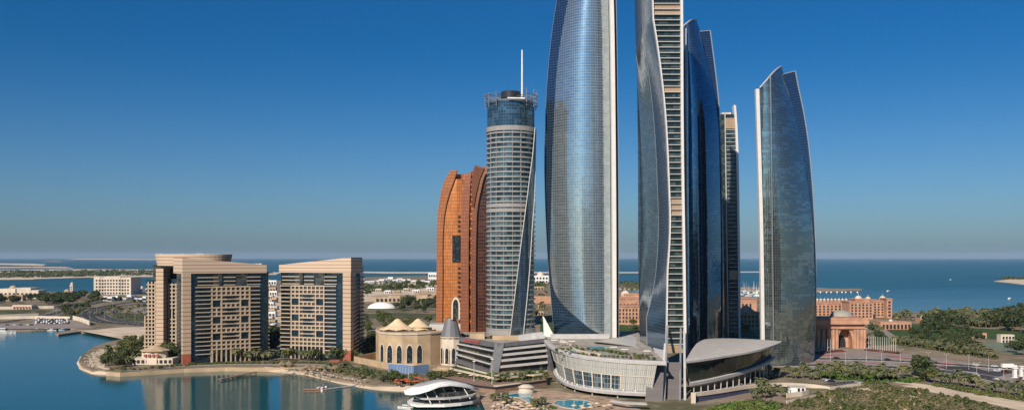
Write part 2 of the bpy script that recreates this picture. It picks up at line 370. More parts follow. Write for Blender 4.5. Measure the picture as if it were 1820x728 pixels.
# ================================================================ the glass towers
GW = (.16, .22, .27)
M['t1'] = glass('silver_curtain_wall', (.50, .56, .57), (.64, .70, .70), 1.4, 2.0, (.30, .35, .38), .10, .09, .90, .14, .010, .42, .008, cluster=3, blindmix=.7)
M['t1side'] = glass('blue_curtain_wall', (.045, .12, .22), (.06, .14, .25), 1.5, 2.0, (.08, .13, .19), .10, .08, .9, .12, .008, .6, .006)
M['t2'] = glass('slate_curtain_wall', (.17, .23, .28), (.24, .31, .36), 1.5, 1.8, (.08, .11, .14), .07, .08, .93, .10, .010, .5, .008, cluster=3)
M['t3'] = glass('deep_blue_curtain_wall', (.15, .25, .35), (.20, .31, .41), 1.5, 2.0, (.08, .13, .18), .07, .08, .93, .07, .008, .6, .012)
M['t5'] = glass('green_grey_curtain_wall', (.27, .32, .32), (.42, .48, .47), 1.4, 1.9, (.10, .13, .13), .10, .10, .92, .08, .010, .5, .012, cluster=4)
M['endglass'] = glass('end_wall_windows', (.02, .04, .04), (.09, .13, .12), 1.5, 1.8, (.03, .03, .03), .10, .05, .25, .12, .01, .5, .01)
M['tanpanel'] = stripes('tan_louvre', (.42, .30, .20), (.25, .17, .11), 3, .2, .8, .2)

def frange(a, b, n): return [a+(b-a)*i/n for i in range(n+1)]
def loft_part(name, m, parent, zs, curves, smooth=True, uvx=(1.1, 0)):
    """curves: functions z -> (x, y), left to right as seen from outside"""
    q = MB(); q.grid([[(*c(z), z) for c in curves] for z in zs]); q.planar(*uvx); return q.build(name, m, parent, smooth)

# ---- tower one: big silver tower left of the middle
D1 = 645
t1 = thing('glass_tower', 'tallest broad silver blue glass tower with white right edge on the curved podium', 'skyscraper', (X(1030, D1), D1+8, 22), group='curved glass skyscrapers')
xL = tabz([(-90, 1012), (-40, 998), (0, 990), (60, 981), (150, 972.5), (230, 969), (300, 968), (380, 970), (450, 973.5), (520, 978.5), (600, 986)], D1)
xC = tabz([(-90, 1032), (-40, 1018), (0, 1009), (100, 992), (200, 985), (300, 981), (400, 979), (480, 979), (520, 986), (545, 1003), (570, 1032), (585, 1052), (600, 1078)], D1)
xR = tabz([(-90, 1078), (0, 1081), (200, 1084), (400, 1085), (600, 1086)], D1)
def T1front(t_, push=True):
    def f(z):
        l, r, c = xL(z), xR(z), xC(z); tc = (c-l)/(r-l); t = lerp(tc, 1, t_)
        y = D1-3+30*(1-t)**3+8*t**3
        return (lerp(xL(z, y), xR(z, y), t), y)
    return f
def T1side(t_):
    def f(z):
        l, r, c = xL(z), xR(z), xC(z); tc = (c-l)/(r-l); t = tc*t_
        y = D1-3+30*(1-tc)**3+8*tc**3 + (c-lerp(l, r, t))*(.95-.35*min(1, tc)) + .35
        return (lerp(xL(z, y), xR(z, y), t), y)
    return f
zs1 = sorted(set(frange(22, 277, 40)+frange(22, 60, 16)))
# slanting roofline
def topcap(zs, f): return zs
loft_part('front_glazing', M['t1'], t1, zs1, [T1front(i/22) for i in range(23)])
loft_part('side_glazing', M['t1side'], t1, zs1, [T1side(i/8) for i in range(9)], uvx=(.7, -.7))
q = MB(); q.grid([[(*T1front(0)(z), z), (T1side(1)(z)[0]+.05, T1side(1)(z)[1]+.3, z)] for z in zs1]); q.build('edge_trim', M['alu'], t1)
q = MB()
rowsB = [[(xR(z)+.1, D1+6, z), (xR(z)+3.5, D1+30, z), (xL(z)+14, D1+44, z), (T1side(0)(z)[0]+.2, T1side(0)(z)[1]+.5, z)] for z in zs1]
q.grid(rowsB); q.build('rear_glazing', M['t1side'], t1)
q = MB(); q.face([(*T1front(i/10)(277), 277) for i in range(11)]+[(xR(277)+3.5, D1+30, 277), (xL(277)+14, D1+44, 277), (*T1side(0)(277), 277)]); q.build('roof', M['grey'], t1)
def fin(parent, tab, D, w0, w1, d0, d1, z0, z1, m='fin', name='edge_fin', n=24):
    """tall fin from depth d0 to d1; column offsets w0..w1 in metres from the table curve"""
    f = tabz(tab, D); q = MB(); zs = frange(z0, z1, n)
    q.grid([[(f(z)+w0, d1, z), (f(z)+w0, d0, z), (f(z)+w1, d0, z), (f(z)+w1, d1, z), (f(z)+w0, d1, z)] for z in zs])
    for z in (z0, z1):
        q.face([(f(z)+w0, d0, z), (f(z)+w1, d0, z), (f(z)+w1, d1, z), (f(z)+w0, d1, z)])
    return q.build(name, M[m], parent)
ft = [(-90, 1080), (0, 1083.5), (200, 1086.5), (400, 1088), (600, 1088.5)]
fin(t1, ft, D1, 0, 2.7, D1-2.5, D1+10, 22, 281)
fin(t1, ft, D1, 2.75, 4.6, D1+4, D1+30, 22, 279, 'dark', 'edge_recess')
fin(t1, ft, D1, 4.65, 5.1, D1+2, D1+34, 22, 280, 'alu')
q = MB(); q.grid([[(T1side(0)(z)[0]-.05, T1side(0)(z)[1]-.1, z), (T1side(0)(z)[0]-.3, T1side(0)(z)[1]+.5, z)] for z in zs1]); q.build('edge_trim', M['alu'], t1)

# ---- tower two: seen end on, storey bands between the fins
D2 = 545
t2 = thing('glass_tower', 'central glass tower seen end on with white storey bands between two fins', 'skyscraper', (X(1185, D2), D2+25, 22), group='curved glass skyscrapers')
A2 = [(-230, 1122), (-120, 1124), (0, 1131), (80, 1145), (150, 1155), (230, 1163), (330, 1168), (400, 1170), (450, 1168), (500, 1163), (550, 1152), (590, 1140)]
B2 = [(-230, 1120), (-120, 1134), (0, 1151), (80, 1165), (150, 1175), (220, 1182.5), (300, 1186), (400, 1187), (500, 1186), (630, 1184)]
S2 = [(-230, 1134), (-100, 1128), (0, 1128), (150, 1132), (300, 1134), (450, 1134), (600, 1137)]
R2 = [(-230, 1205), (0, 1208.5), (200, 1209.5), (300, 1210.5), (400, 1212), (500, 1213.5), (640, 1215)]
fS, fA, fB, fR = tabz(S2, 615), tabz(A2, 585), tabz(B2, D2), tabz(R2, D2)
zs2 = frange(22, 300, 60)
def yA(z): return 615-(fA(z)-fS(z))*2.2
def curveSA(t):
    def f(z):
        x0 = fS(z); x1 = max(fA(z), x0+.3); return (lerp(x0, x1, t), 615-30*t**1.6 if True else 0)
    return f
def curveAB(t):
    def f(z):
        x0 = max(fA(z), fS(z)+.3)+.12; x1 = max(fB(z), x0+.5); return (lerp(x0, x1, t), 585.6-(585.6-D2)*t**1.1)
    return f
loft_part('side_glazing', M['t2'], t2, zs2, [curveSA(i/8) for i in range(9)], uvx=(.2, -1))
loft_part('blue_glazing', M['t1side'], t2, zs2, [curveAB(i/6) for i in range(7)], uvx=(.3, -.95))
q = MB(); q.grid([[(curveSA(1)(z)[0]-.05, 584.7, z), (curveSA(1)(z)[0]+.3, 584.2, z)] for z in zs2]); q.build('edge_trim', M['alu'], t2)
def xB(z): return curveAB(1)(z)[0]
q = MB(); q.grid([[(xB(z)-.35, D2+2, z), (xB(z)-.35, D2-1.2, z), (xB(z)+.35, D2-1.2, z), (xB(z)+.35, D2+2, z)] for z in zs2]); q.build('edge_fin', M['fin'], t2)
# recessed end wall
q = MB(); q.grid([[(xB(z)+.2, D2+.6, z), (fR(z)+.2, D2+.6, z)] for z in zs2]); q.build('end_glazing', M['endglass'], t2)
M['slabw'] = mat('pale_slab_edge', (.46, .445, .42), .5, var=.04); H2 = 10.4*D2/F
z = 26.5; k = 0; louv = []
while z < 298:
    hh = H2*(1 if z < 190 else .93)
    a, b_ = xB(z)+.35, fR(z)
    q = MB(); q.box(((a+b_)/2, D2-.1, z), (b_-a, 1.5, .45)); q.build('floor_slab', M['slabw'], t2)
    py = HY-(z-CAMZ)*F/D2
    if 355 < py < 384 or 155 < py < 168 or 8 < py < 28:
        q = MB(); q.quad((a, D2+.35, z+.62), (b_, D2+.35, z+.62), (b_, D2+.35, z+hh), (a, D2+.35, z+hh)); q.build('louvre_panel', M['tanpanel'], t2)
    z += hh; k += 1
fin(t2, R2, D2, 0, 1.5, D2-2, D2+4, 22, 302)
fin(t2, R2, D2, 1.55, 2.5, D2+3, D2+60, 22, 300, 'dark', 'edge_recess')
q = MB(); q.grid([[(fR(z)+2.4, D2+3, z), (fR(z)+4, 612, z), (fS(z)+8, 640, z), (fS(z)+.1, 615.5, z)] for z in zs2]); q.build('rear_glazing', M['t1side'], t2)
q = MB(); q.face([(fS(300), 615, 300), (xB(300), D2, 300), (fR(300)+1, D2, 300), (fR(300)+4, 612, 300), (fS(300)+8, 640, 300)]); q.build('roof', M['grey'], t2)
# sloping legs that carry the end wall down to the ground in front of the podium
def leg(x0, x1, top, bot, w, d, m, name):
    q = MB(); q.bar(P(*top), P(*bot), w, d, ); return q
for nm, tp, bt, w, mm in (('buttress', (1186.5, 580, 541), (1178.5, 760, 468), 1.1, 'alu'), ('buttress', (1210, 585, 541), (1208, 760, 468), 1.0, 'alu'),
                          ('buttress', (1182.5, 612, 530), (1171, 760, 467), 1.5, 'lgrey'), ('buttress', (1216, 590, 541), (1218, 760, 468), 1.3, 'lgrey')):
    q = MB(); q.bar(P(*tp), P(*bt), w, 2.2); q.build(nm, M[mm], t2)
q = MB(); q.grid([[P(1188, 642, 511), P(1209.5, 642, 511)], [P(1188, 643, 510.5), P(1209.5, 643, 510.5)]][::-1]); 
q = MB(); q.quad(P(1184, 760, 471), P(1206, 760, 471), P(1211.5, 643, 512), P(1189, 643, 512))
M['ribgrey'] = stripes('ribbed_grey_cladding', (.16, .145, .14), (.09, .08, .08), .9, .12, 0, 0)
q.build('ramp_cladding', M['ribgrey'], t2)
q = MB(); q.quad((xB(22)+.3, D2-.4, 21.5), (fR(22), D2-.4, 21.5), (fR(26)-1.6, D2-.4, 26.2), (xB(26)+.3, D2-.4, 26.2)); q.build('louvre_panel', M['tanpanel'], t2)

# ---- towers three and five: leaf shaped with a slanting crown and a second wing behind
def leaf_tower(label, D, left, crease, ltop, ptop, wing_l, wing_r, wtop, gm, z0, dl=10, dr=26, finspec=None, low=None):
    """left/crease tables = edges of the front face; ltop/ptop = (col,row) of the two ends of the slanting roof edge"""
    fl = tabz(left, D); fc = tabz(crease, D); zl, zp = Z(ltop, D+dl-3), Z(ptop, D+dr-3)
    t = thing('glass_tower', label, 'skyscraper', ((fl(z0)+fc(z0))/2, D+10, z0), group='curved glass skyscrapers')
    N = 16; n = 46
    def yy(u): return D+dl*(1-u)**2.2+dr*u**2.6-3
    rows = []
    for i in range(n+1):
        r_ = []
        for j in range(N+1):
            u = j/N; zt = lerp(zl, zp, u); z = lerp(z0, zt, i/n)
            r_.append((lerp(fl(z, yy(u)), fc(z, yy(u)), u), yy(u), z))
        rows.append(r_)
    q = MB(); nc = N+1; q.v = [p for r_ in rows for p in r_]
    for i in range(n):
        for j in range(N):
            f = (i*nc+j, i*nc+j+1, (i+1)*nc+j+1, (i+1)*nc+j); q.f.append(f); q.m.append(0)
            W = fc(z0)-fl(z0); q.uv.append([((q.v[v][0]-q.v[i*nc][0])*1.1, q.v[v][2]) for v in f])
    q.build('front_glazing', gm, t, True)
    # roof edge trim
    tr = [rows[-1][j] for j in range(nc)]
    q = MB()
    for a, b_ in zip(tr, tr[1:]): q.bar(a, b_, .9, .9)
    q.build('roof_edge', M['lgrey'], t)
    # second wing behind
    gl = tabz(wing_l, D+30); gr = tabz(wing_r, D+30); w0, w1 = Z(wtop[0], D+30), Z(wtop[1], D+30)
    q = MB(); rr = []
    for i in range(n+1):
        r_ = []
        for j in range(9):
            u = j/8; zt = lerp(w0, w1, u); z = lerp(z0, zt, i/n); r_.append((lerp(gl(z), gr(z), u), D+29+2*u, z))
        z = lerp(z0, w1, i/n); r_.append((gr(z)-6, D+50, z)); rr.append(r_)
    q.grid(rr); q.build('rear_wing', M['t1side'], t)
    q = MB()
    tp = [r_[-2] for r_ in rr]
    for a, b_ in zip(tp, tp[1:]): q.bar(a, b_, .7, 1.2)
    q.bar(rr[-1][0], rr[-1][-2], .7, .7); q.build('edge_trim', M['alu'], t)
    # back of the front leaf and its roof
    q = MB(); back = [(rows[i][0], (rows[i][0][0]+11, D+24, rows[i][0][2])) for i in range(n+1)]
    q.grid([[b_, a] for a, b_ in back]); q.grid([[rows[i][-1], (rows[i][-1][0]-2, D+28.5, rows[i][-1][2]), back[i][1]] for i in range(n+1)]); q.build('rear_glazing', M['t1side'], t)
    q = MB(); q.face([(p[0], p[1]+.3, p[2]-2.5) for p in tr]+[(tr[-1][0]-2, D+28, tr[-1][2]-4), (tr[0][0]+11, D+24, tr[0][2]-2.5)]); q.build('roof', M['grey'], t)
    return t
t3 = leaf_tower('dark blue glass tower with pointed crown directly behind the banded end wall', 700,
    [(30, 1213), (300, 1214), (620, 1217)],
    [(20, 1233), (37, 1238), (48, 1242), (85, 1250), (118, 1258), (151, 1265.6), (181, 1271.6), (211, 1276), (300, 1279), (420, 1281), (620, 1281)], 49, 37,
    [(56, 1239), (620, 1239)],
    [(54, 1262.6), (88, 1267), (136, 1273), (181, 1277.7), (220, 1279.6), (300, 1282), (450, 1284.5), (620, 1285)], (57, 54), M['t3'], 2, 8, 22)
fin(t3, [(49, 1218), (620, 1221)], 700, -.3, .3, 697, 699, 2, Z(52, 700), 'lgrey', 'edge_fin')
fin(t3, [(49, 1277), (200, 1279), (620, 1283)], 700, -.3, .4, 716, 718, 2, Z(205, 700), 'lgrey', 'edge_fin')
t5 = leaf_tower('curved green grey glass tower standing alone at the right with a white left edge', D5 if False else 641,
    [(150, 1350.5), (300, 1354), (400, 1356.5), (655, 1360)],
    [(100, 1384), (117, 1389), (153, 1398), (188, 1408.5), (236, 1419), (277, 1428), (322, 1435), (367, 1441), (400, 1444.5), (450, 1447), (560, 1448), (655, 1445)], 156, 118,
    [(131, 1389), (655, 1389)],
    [(126, 1414), (150, 1418.5), (195, 1428), (252, 1437), (314, 1443), (400, 1448.5), (480, 1450.5), (560, 1450), (655, 1446)], (133, 126), M['t5'], 2, 6, 24)
fin(t5, [(158, 1343.5), (400, 1350.5), (655, 1354)], 641, 0, 2.4, 641, 644.5, 2, Z(158, 641))
fin(t5, [(158, 1368), (655, 1374)], 641, -.15, .2, 638.2, 640.2, 20, Z(138, 641), 'alu', 'facade_rib')
# ---- tower four: narrow end wall far behind
D4 = 860
t4 = thing('glass_tower', 'narrow dark banded tower with tan top panel and white fin behind the others', 'skyscraper', (X(1297, D4), D4+10, 2), group='curved glass skyscrapers')
R4 = [(199, 1304), (228, 1306), (400, 1310), (600, 1312)]; L4 = [(199, 1279), (228, 1280), (400, 1285), (600, 1288)]
f4, g4 = tabz(R4, D4), tabz(L4, D4); zt = Z(203, D4)
q = MB(); zs = frange(2, zt, 20); q.grid([[(g4(z), D4+26, z), (g4(z), D4, z), (f4(z)+1, D4, z), (f4(z)+5, D4+26, z), (g4(z), D4+26, z)] for z in zs]); q.face([(g4(zt), D4+26, zt), (g4(zt), D4, zt), (f4(zt)+1, D4, zt), (f4(zt)+5, D4+26, zt)]); q.build('end_glazing', M['endglass'], t4)
fin(t4, [(199, 1288), (600, 1294)], D4, -.4, .4, D4-1.5, D4, 2, zt+1, 'lgrey', 'edge_fin')
fin(t4, R4, D4, 0, 2, D4-2.5, D4+4, 2, Z(188, D4))
z = 8
while z < zt-14:
    q = MB(); a, b_ = g4(z)+5, f4(z); q.box(((a+b_)/2, D4-.5, z), (b_-a, .9, .5)); q.build('floor_slab', M['lgrey'], t4); z += 3.9
for a, b_ in ((229, 210), (495, 480)):
    z0_, z1_ = Z(a, D4), Z(b_, D4); q = MB(); q.quad((g4(z0_)+5, D4-1.02, z0_), (f4(z0_), D4-1.02, z0_), (f4(z1_), D4-1.02, z1_), (g4(z1_)+5, D4-1.02, z1_)); q.build('louvre_panel', M['tanpanel'], t4)
q = MB()
for i in range(5): q.box((f4(zt)+1.2-.5*i*.3, D4+1, zt+i*1.9), (1.8-.3*i, 4-.5*i, 1.7))
q.box((X(1292, D4), D4+6, zt), (9, 8, 2)); q.build('roof_plant', M['cream'], t4)

# ================================================================ cylinder tower with twisting blade and mast
DH = 650
th = thing('hotel_tower', 'round twisting hotel tower with curved balcony bands, glass drum crown and mast', 'hotel tower', (X(908, DH), DH, 21))
HX = X(908, DH); HR = 18.2; HYc = DH+6
M['hglass'] = glass('teal_hotel_glazing', (.03, .07, .085), (.14, .24, .26), 1.6, 3.55, (.05, .06, .07), .1, .06, .5, .12, .012, .42, .01)
M['hband'] = mat('pale_balcony_band', (.30, .285, .27), .6, var=.06)
q = MB(); zb, zt_ = 24, Z(232, DH); q.grid([[(HX+(HR-1)*math.cos(a), HYc+(HR-1)*math.sin(a), z) for a in frange(-math.pi, math.pi, 64)] for z in (zb, zt_)]); q.build('glazing', M['hglass'], th, True)
fa_ = tabz([(225, 950.5), (271, 946.5), (309, 941.5), (370, 934), (415, 928), (490, 919), (594, 906.5)], DH-12)
fb_ = tabz([(225, 953), (271, 952), (340, 950), (361, 949), (406, 945.5), (490, 940), (594, 930)], DH-12)
def ang(x):  # angle on the cylinder for a column x in front
    c = max(-.999, min(.999, (x-HX)/HR)); return -math.acos(c)
z = zb; nb = 0
while z < Z(234, DH)-1:
    a1 = ang(fa_(z)); thick = 1.05 if not (367 < HY-(z-CAMZ)*F/DH < 378) else 2.6
    if nb == 0: thick = 3.4
    pr = [(HR-1.4, 0), (HR, 0), (HR+.02, thick), (HR-.25, thick), (HR-.25, .25), (HR-1.4, .25)]
    q = MB(); q.lathe((HX, HYc, z), pr, 18, 0, -math.pi-.35, a1); q.build('balcony', M['hband'], th)
    b1 = ang(fb_(z)); 
    if b1 < .5:
        q = MB(); q.lathe((HX, HYc, z), pr, 8, 0, b1, 1.0); q.build('balcony', M['hband'], th)
    z += 3.55; nb += 1
# vertical divider walls between balconies
for a in (-2.55, -2.2, -1.85, -1.5, -1.15):
    zt2 = zt_
    # stop where the blade crosses
    zz = zb
    q = MB(); 
    lim = [z for z in frange(zb, zt_, 60) if ang(fa_(z)) > a+.03]
    if not lim: continue
    q.box((HX+(HR-.6)*math.cos(a), HYc+(HR-.6)*math.sin(a), min(lim)), (.3, 1.1, zt_-min(lim)), a+math.pi/2); q.build('divider_wall', M['hband'], th)
q = MB(); rows = []
for z in frange(zb, zt_+2, 40):
    a0, b0 = ang(fa_(z)), ang(fb_(z)); rows.append([(HX+(HR+.35)*math.cos(a), HYc+(HR+.35)*math.sin(a), z) for a in frange(a0, b0, 5)])
q.grid(rows); q.build('twisting_blade', M['t2'], th, True)
q = MB()
for s_ in (0, -1):
    q = MB()
    for a, b_ in zip(rows, rows[1:]): q.bar((a[s_][0], a[s_][1]-.1, a[s_][2]), (b_[s_][0], b_[s_][1]-.1, b_[s_][2]), .55, .9)
    q.build('blade_edge', M['lgrey'], th)
z1 = Z(235, DH)
q = MB(); q.lathe((HX, HYc, z1), [(HR-1, 0), (HR+.2, 0), (HR+.2, 3.4), (HR-1, 3.6)], 48); q.build('crown_band', M['hband'], th)
M['crown'] = glass('crown_glazing', (.05, .11, .15), (.12, .22, .27), 2.0, 2.2, (.10, .13, .15), .06, .06, .7, .12, .012, .5, .012)
q = MB(); zc0, zc1 = z1+3.5, Z(182, DH); q.grid([[(HX+(HR-.6)*math.cos(a), HYc+(HR-.6)*math.sin(a), z) for a in frange(-math.pi, math.pi, 64)] for z in (zc0, zc1)]); q.build('crown_drum', M['crown'], th, True)
q = MB(); q.lathe((HX, HYc, zc1), [(HR-.6, 0), (0, .05)], 48); q.lathe((HX, HYc, zc1), [(HR-.8, -.2), (HR-.4, -.2), (HR-.4, .7), (HR-.8, .7)], 48); q.build('crown_roof', M['grey'], th)
q = MB(); q.lathe((HX, HYc+1, zc1), [(7.4, 0), (7.4, 8.2), (7, 8.8), (0, 8.9)], 32); q.build('plant_drum', M['dark'], th)
mx = X(928, DH)
q = MB(); q.lathe((mx, HYc-4, zc1), [(.75, 0), (.65, 20), (.5, Z(88, DH)-zc1), (0, Z(88, DH)-zc1+.3)], 8); q.build('mast', M['white'], th)
q = MB()
zr = Z(172, DH)
import itertools
RA = [(X(863, DH), HYc+3), (X(871, DH), HYc-8), (X(884, DH), HYc-13)]
def ringp(a, r=HR+1.2): return (HX+r*math.cos(a), HYc+r*math.sin(a))
for a0, a1 in ((-math.pi-.6, -2.15), (-.95, .7)):
    q = MB(); pts = [ringp(a) for a in frange(a0, a1, 8)]
    for h, w in ((7.0, .5), (4.4, .3), (1.2, .4)):
        for a, b_ in zip(pts, pts[1:]): q.bar((a[0], a[1], zc1+h-2), (b_[0], b_[1], zc1+h-2), w, w)
    for i, a in enumerate(pts):
        if i % 2 == 0: q.bar((a[0], a[1], zc1-4), (a[0], a[1], zc1+(6.4 if a0 < -2 else 9)), .6); q.bar((a[0], a[1], zc1+4.6), (HX+(a[0]-HX)*.4, HYc+(a[1]-HYc)*.4, zc1+4.6), .4)
    q.build('crown_ring', M['grey'], th)
q = MB(); q.bar(P(902, 174, HYc-20), P(933, 174.5, HYc-20), .8); q.build('crane_arm', M['white'], th)

# ================================================================ copper tower: two curved slabs with a recess between
DO = 930
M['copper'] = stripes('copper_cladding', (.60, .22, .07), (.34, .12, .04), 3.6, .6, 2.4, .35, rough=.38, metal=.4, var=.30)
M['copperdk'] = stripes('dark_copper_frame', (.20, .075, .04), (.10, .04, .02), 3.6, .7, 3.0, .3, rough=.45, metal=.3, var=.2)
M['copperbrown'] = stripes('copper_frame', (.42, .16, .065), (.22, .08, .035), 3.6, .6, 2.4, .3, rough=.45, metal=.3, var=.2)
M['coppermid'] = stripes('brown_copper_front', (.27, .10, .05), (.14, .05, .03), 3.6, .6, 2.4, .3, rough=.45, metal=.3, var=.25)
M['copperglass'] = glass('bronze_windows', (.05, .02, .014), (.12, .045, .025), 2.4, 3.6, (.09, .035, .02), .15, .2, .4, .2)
to = thing('copper_tower', 'tall orange copper clad tower with curved slab edges behind the round hotel tower', 'skyscraper', (X(820, DO), DO+12, 2))
z0 = 2; zO = frange(z0, Z(301, DO), 30)
oL = tabz([(293, 803), (301, 801), (324, 789), (358, 781), (391, 777.5), (490, 776), (600, 775)], DO)
iL = tabz([(305, 812), (320, 807.5), (349, 797), (379, 790.5), (415, 787.5), (490, 787), (600, 786)], DO)
q = MB(); rows = []
for z in frange(z0, Z(303, DO), 40): rows.append([(oL(z)+2, DO+34, z), (oL(z), DO-1, z), (max(iL(z), oL(z)+3), DO-1, z), (max(iL(z), oL(z)+3)+.5, DO+1.5, z)])
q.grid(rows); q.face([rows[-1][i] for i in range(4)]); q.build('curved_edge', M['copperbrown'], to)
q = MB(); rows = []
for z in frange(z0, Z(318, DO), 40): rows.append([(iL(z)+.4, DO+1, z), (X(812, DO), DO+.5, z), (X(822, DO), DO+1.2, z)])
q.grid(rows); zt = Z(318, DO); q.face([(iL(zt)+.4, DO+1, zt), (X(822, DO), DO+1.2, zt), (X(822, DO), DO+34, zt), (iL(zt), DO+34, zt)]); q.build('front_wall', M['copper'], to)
q = MB(); q.box((X(826, DO), DO+18, Z(330, DO)), (15, 20, Z(309, DO)-Z(330, DO))); q.box((X(822, DO), DO+16, Z(318, DO)), (6, 8, 5)); q.build('roof_core', M['copperbrown'], to)
q = MB(); q.box((X(811, DO), DO+.2, Z(465, DO)), (8.4, 1.2, Z(418, DO)-Z(465, DO))); q.build('glazed_bay', M['dkglass'], to)
for i in range(22):
    pyw = 383+i*8.3
    if 410 < pyw < 470 or pyw > 560: continue
    q = MB(); q.box((X(816, DO), DO+.35, Z(pyw+3.6, DO)), (2.4, .9, 2.1)); q.build('window', M['dark'], to)
# second slab
q = MB(); r1 = tabz([(293, 845), (303, 839.5), (330, 836), (380, 834), (600, 833)], DO); l1 = tabz([(300, 828), (318, 824), (380, 820.5), (600, 819)], DO)
rows = []
for z in frange(z0, Z(308, DO), 40): rows.append([(l1(z)-1, DO+32, z), (l1(z), DO-2, z), (r1(z), DO-3.2, z), (r1(z)+.6, DO+1, z)])
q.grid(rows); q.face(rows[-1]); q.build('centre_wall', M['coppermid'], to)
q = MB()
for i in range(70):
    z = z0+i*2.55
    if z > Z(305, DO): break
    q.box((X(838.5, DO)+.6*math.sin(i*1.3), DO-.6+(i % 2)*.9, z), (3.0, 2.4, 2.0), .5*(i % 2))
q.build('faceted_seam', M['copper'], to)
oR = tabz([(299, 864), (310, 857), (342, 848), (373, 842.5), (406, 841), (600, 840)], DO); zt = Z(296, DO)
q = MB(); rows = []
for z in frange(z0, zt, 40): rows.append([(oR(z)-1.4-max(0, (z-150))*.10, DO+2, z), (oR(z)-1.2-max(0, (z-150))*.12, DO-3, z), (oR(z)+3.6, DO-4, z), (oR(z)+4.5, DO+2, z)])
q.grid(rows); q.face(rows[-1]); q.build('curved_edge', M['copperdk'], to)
q = MB(); rows = []
for z in frange(z0, Z(304, DO), 40): rows.append([(oR(z)+3.8, DO-.5, z), (X(866, DO)+6, DO-1, z), (X(866, DO)+8, DO+30, z), (X(845, DO), DO+36, z), (oL(z)+2, DO+34, z)])
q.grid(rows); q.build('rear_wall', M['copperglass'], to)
# sweeping crown blade
q = MB(); A = [P(845, 293, DO-3), P(861, 299, DO-3)]
pts = [(845, 293, 861, 299), (842, 300, 858.5, 304), (840, 308, 853, 316), (839, 318, 849, 332), (838.6, 330, 845, 350), (838.5, 345, 842, 368)]
q.grid([[P(a, b_, DO-5), P(c, d, DO-5), (X(c, DO)+.3, DO+20, Z(d, DO))] for a, b_, c, d in pts][::-1]); q.grid([[(X(a, DO), DO+20, Z(b_, DO)), P(a, b_, DO-5)] for a, b_, c, d in pts][::-1]); q.build('crown_blade', M['copperdk'], to)

# ================================================================ podium of the glass towers
M['slat'] = stripes('pale_sunscreen_slats', (.38, .375, .33), (.20, .21, .19), 4.2, .25, 1.1, .3, var=.08)
M['deck'] = mat('terrace_paving', (.36, .32, .27), .9, var=.2, scale=.3)
M['roofpanel'] = stripes('roof_panels', (.50, .465, .41), (.34, .31, .28), 5, .3, 7, .35, rough=.5, var=.10)
ZD = 22.0
rim = [(966, 598), (965.5, 602), (968, 607), (975, 614.5), (988, 622), (1008, 628.5), (1035, 633.5), (1070, 638), (1110, 641.5), (1150, 643.5), (1184, 644.5)]
RW = [Vector(G(x, y, ZD)) for x, y in rim]
pod = thing('curved_podium', 'curved podium with pale slatted wall, roof terrace and sweeping lower band below the towers', 'podium building', (X(1080, 520), 540, 2), group='curved podiums of the glass towers')
def resample(pts, n):
    L_ = [0]
    for a, b_ in zip(pts, pts[1:]): L_.append(L_[-1]+(b_-a).length)
    out = []
    for i in range(n+1):
        t = L_[-1]*i/n; k = max(j for j in range(len(pts)-1) if L_[j] <= t+1e-9); 
        u = (t-L_[k])/(L_[k+1]-L_[k]); out.append(pts[k].lerp(pts[k+1], u))
    for _ in range(3): out = [out[0]]+[(out[i-1]+out[i]*2+out[i+1])/4 for i in range(1, n)]+[out[-1]]
    return out
RW = resample(RW, 60)
cen = Vector((X(1080, 600), 590, ZD))
back = [Vector((X(1184, 512), 560, ZD)), Vector((X(1150, 650), 700, ZD)), Vector((X(1000, 690), 690, ZD))]
def off(p, d, z):
    v = (cen-p); v.z = 0; v.normalize(); r = p+v*d; return (r.x, r.y, z)
q = MB(); q.face([(p.x, p.y, ZD-.2) for p in RW]+[(b_.x, b_.y, ZD-.2) for b_ in back]); q.build('terrace_floor', M['deck'], pod)
q = MB(); q.grid([[off(p, 1.2, ZD-.5) for p in RW], [off(p, 0, ZD-1.2) for p in RW], [off(p, -.2, ZD+.4) for p in RW], [off(p, .6, ZD+.9) for p in RW], [off(p, 3.0, ZD+.8) for p in RW], [off(p, 3.2, ZD-.1) for p in RW]]); q.build('rim', M['lgrey'], pod)
SW = [RW[i] for i in range(60) if RW[i].x > X(985, 560)]
i0 = 60-len(SW)
lb = [(986, 652), (984, 660), (990, 669), (1003, 678), (1025, 685.5), (1055, 690.5), (1090, 694), (1125, 696), (1152, 697)]
ZB = 6.0
LB = resample([Vector(G(x, y, ZB)) for x, y in lb], 40)
def alongx(tab, x):
    for (x0, y0), (x1, y1) in zip(tab, tab[1:]):
        if x0 <= x <= x1: t = (x-x0)/(x1-x0); t_ = t*t*(3-2*t)*.15+t*.85; return lerp(y0, y1, t_)
    return tab[-1][1]
rimx = [(976, 615), (988, 622), (1008, 628.5), (1035, 633.5), (1070, 638), (1110, 641.5), (1150, 643.5), (1170, 644.2)]
footx = [(986, 664), (990, 669), (1003, 678), (1025, 685.5), (1055, 690.5), (1090, 694), (1125, 696), (1165, 697.5)]
nS = 42
SW = [Vector(G(lerp(977, 1168, i/nS), alongx(rimx, lerp(977, 1168, i/nS)), ZD)) for i in range(nS+1)]
LS = [Vector(G(lerp(987, 1160, i/nS), alongx(footx, lerp(987, 1160, i/nS)), ZB)) for i in range(nS+1)]
def wallp(i, t, o_=0):
    """point on the leaning wall: i along, t 0 at the foot .. 1 under the rim, o_ outward"""
    a_ = Vector(off(LS[i], 2.6, ZB+.2)); b_ = Vector(off(SW[i], 1.0, ZD-.8)); p = a_.lerp(b_, t); v = (cen-p); v.z = 0; v.normalize(); p = p-v*o_
    return (p.x, p.y, p.z)
q = MB(); q.grid([[wallp(i, t) for i in range(nS+1)] for t in (0, .5, 1)]); q.build('slatted_wall', M['slat'], pod)
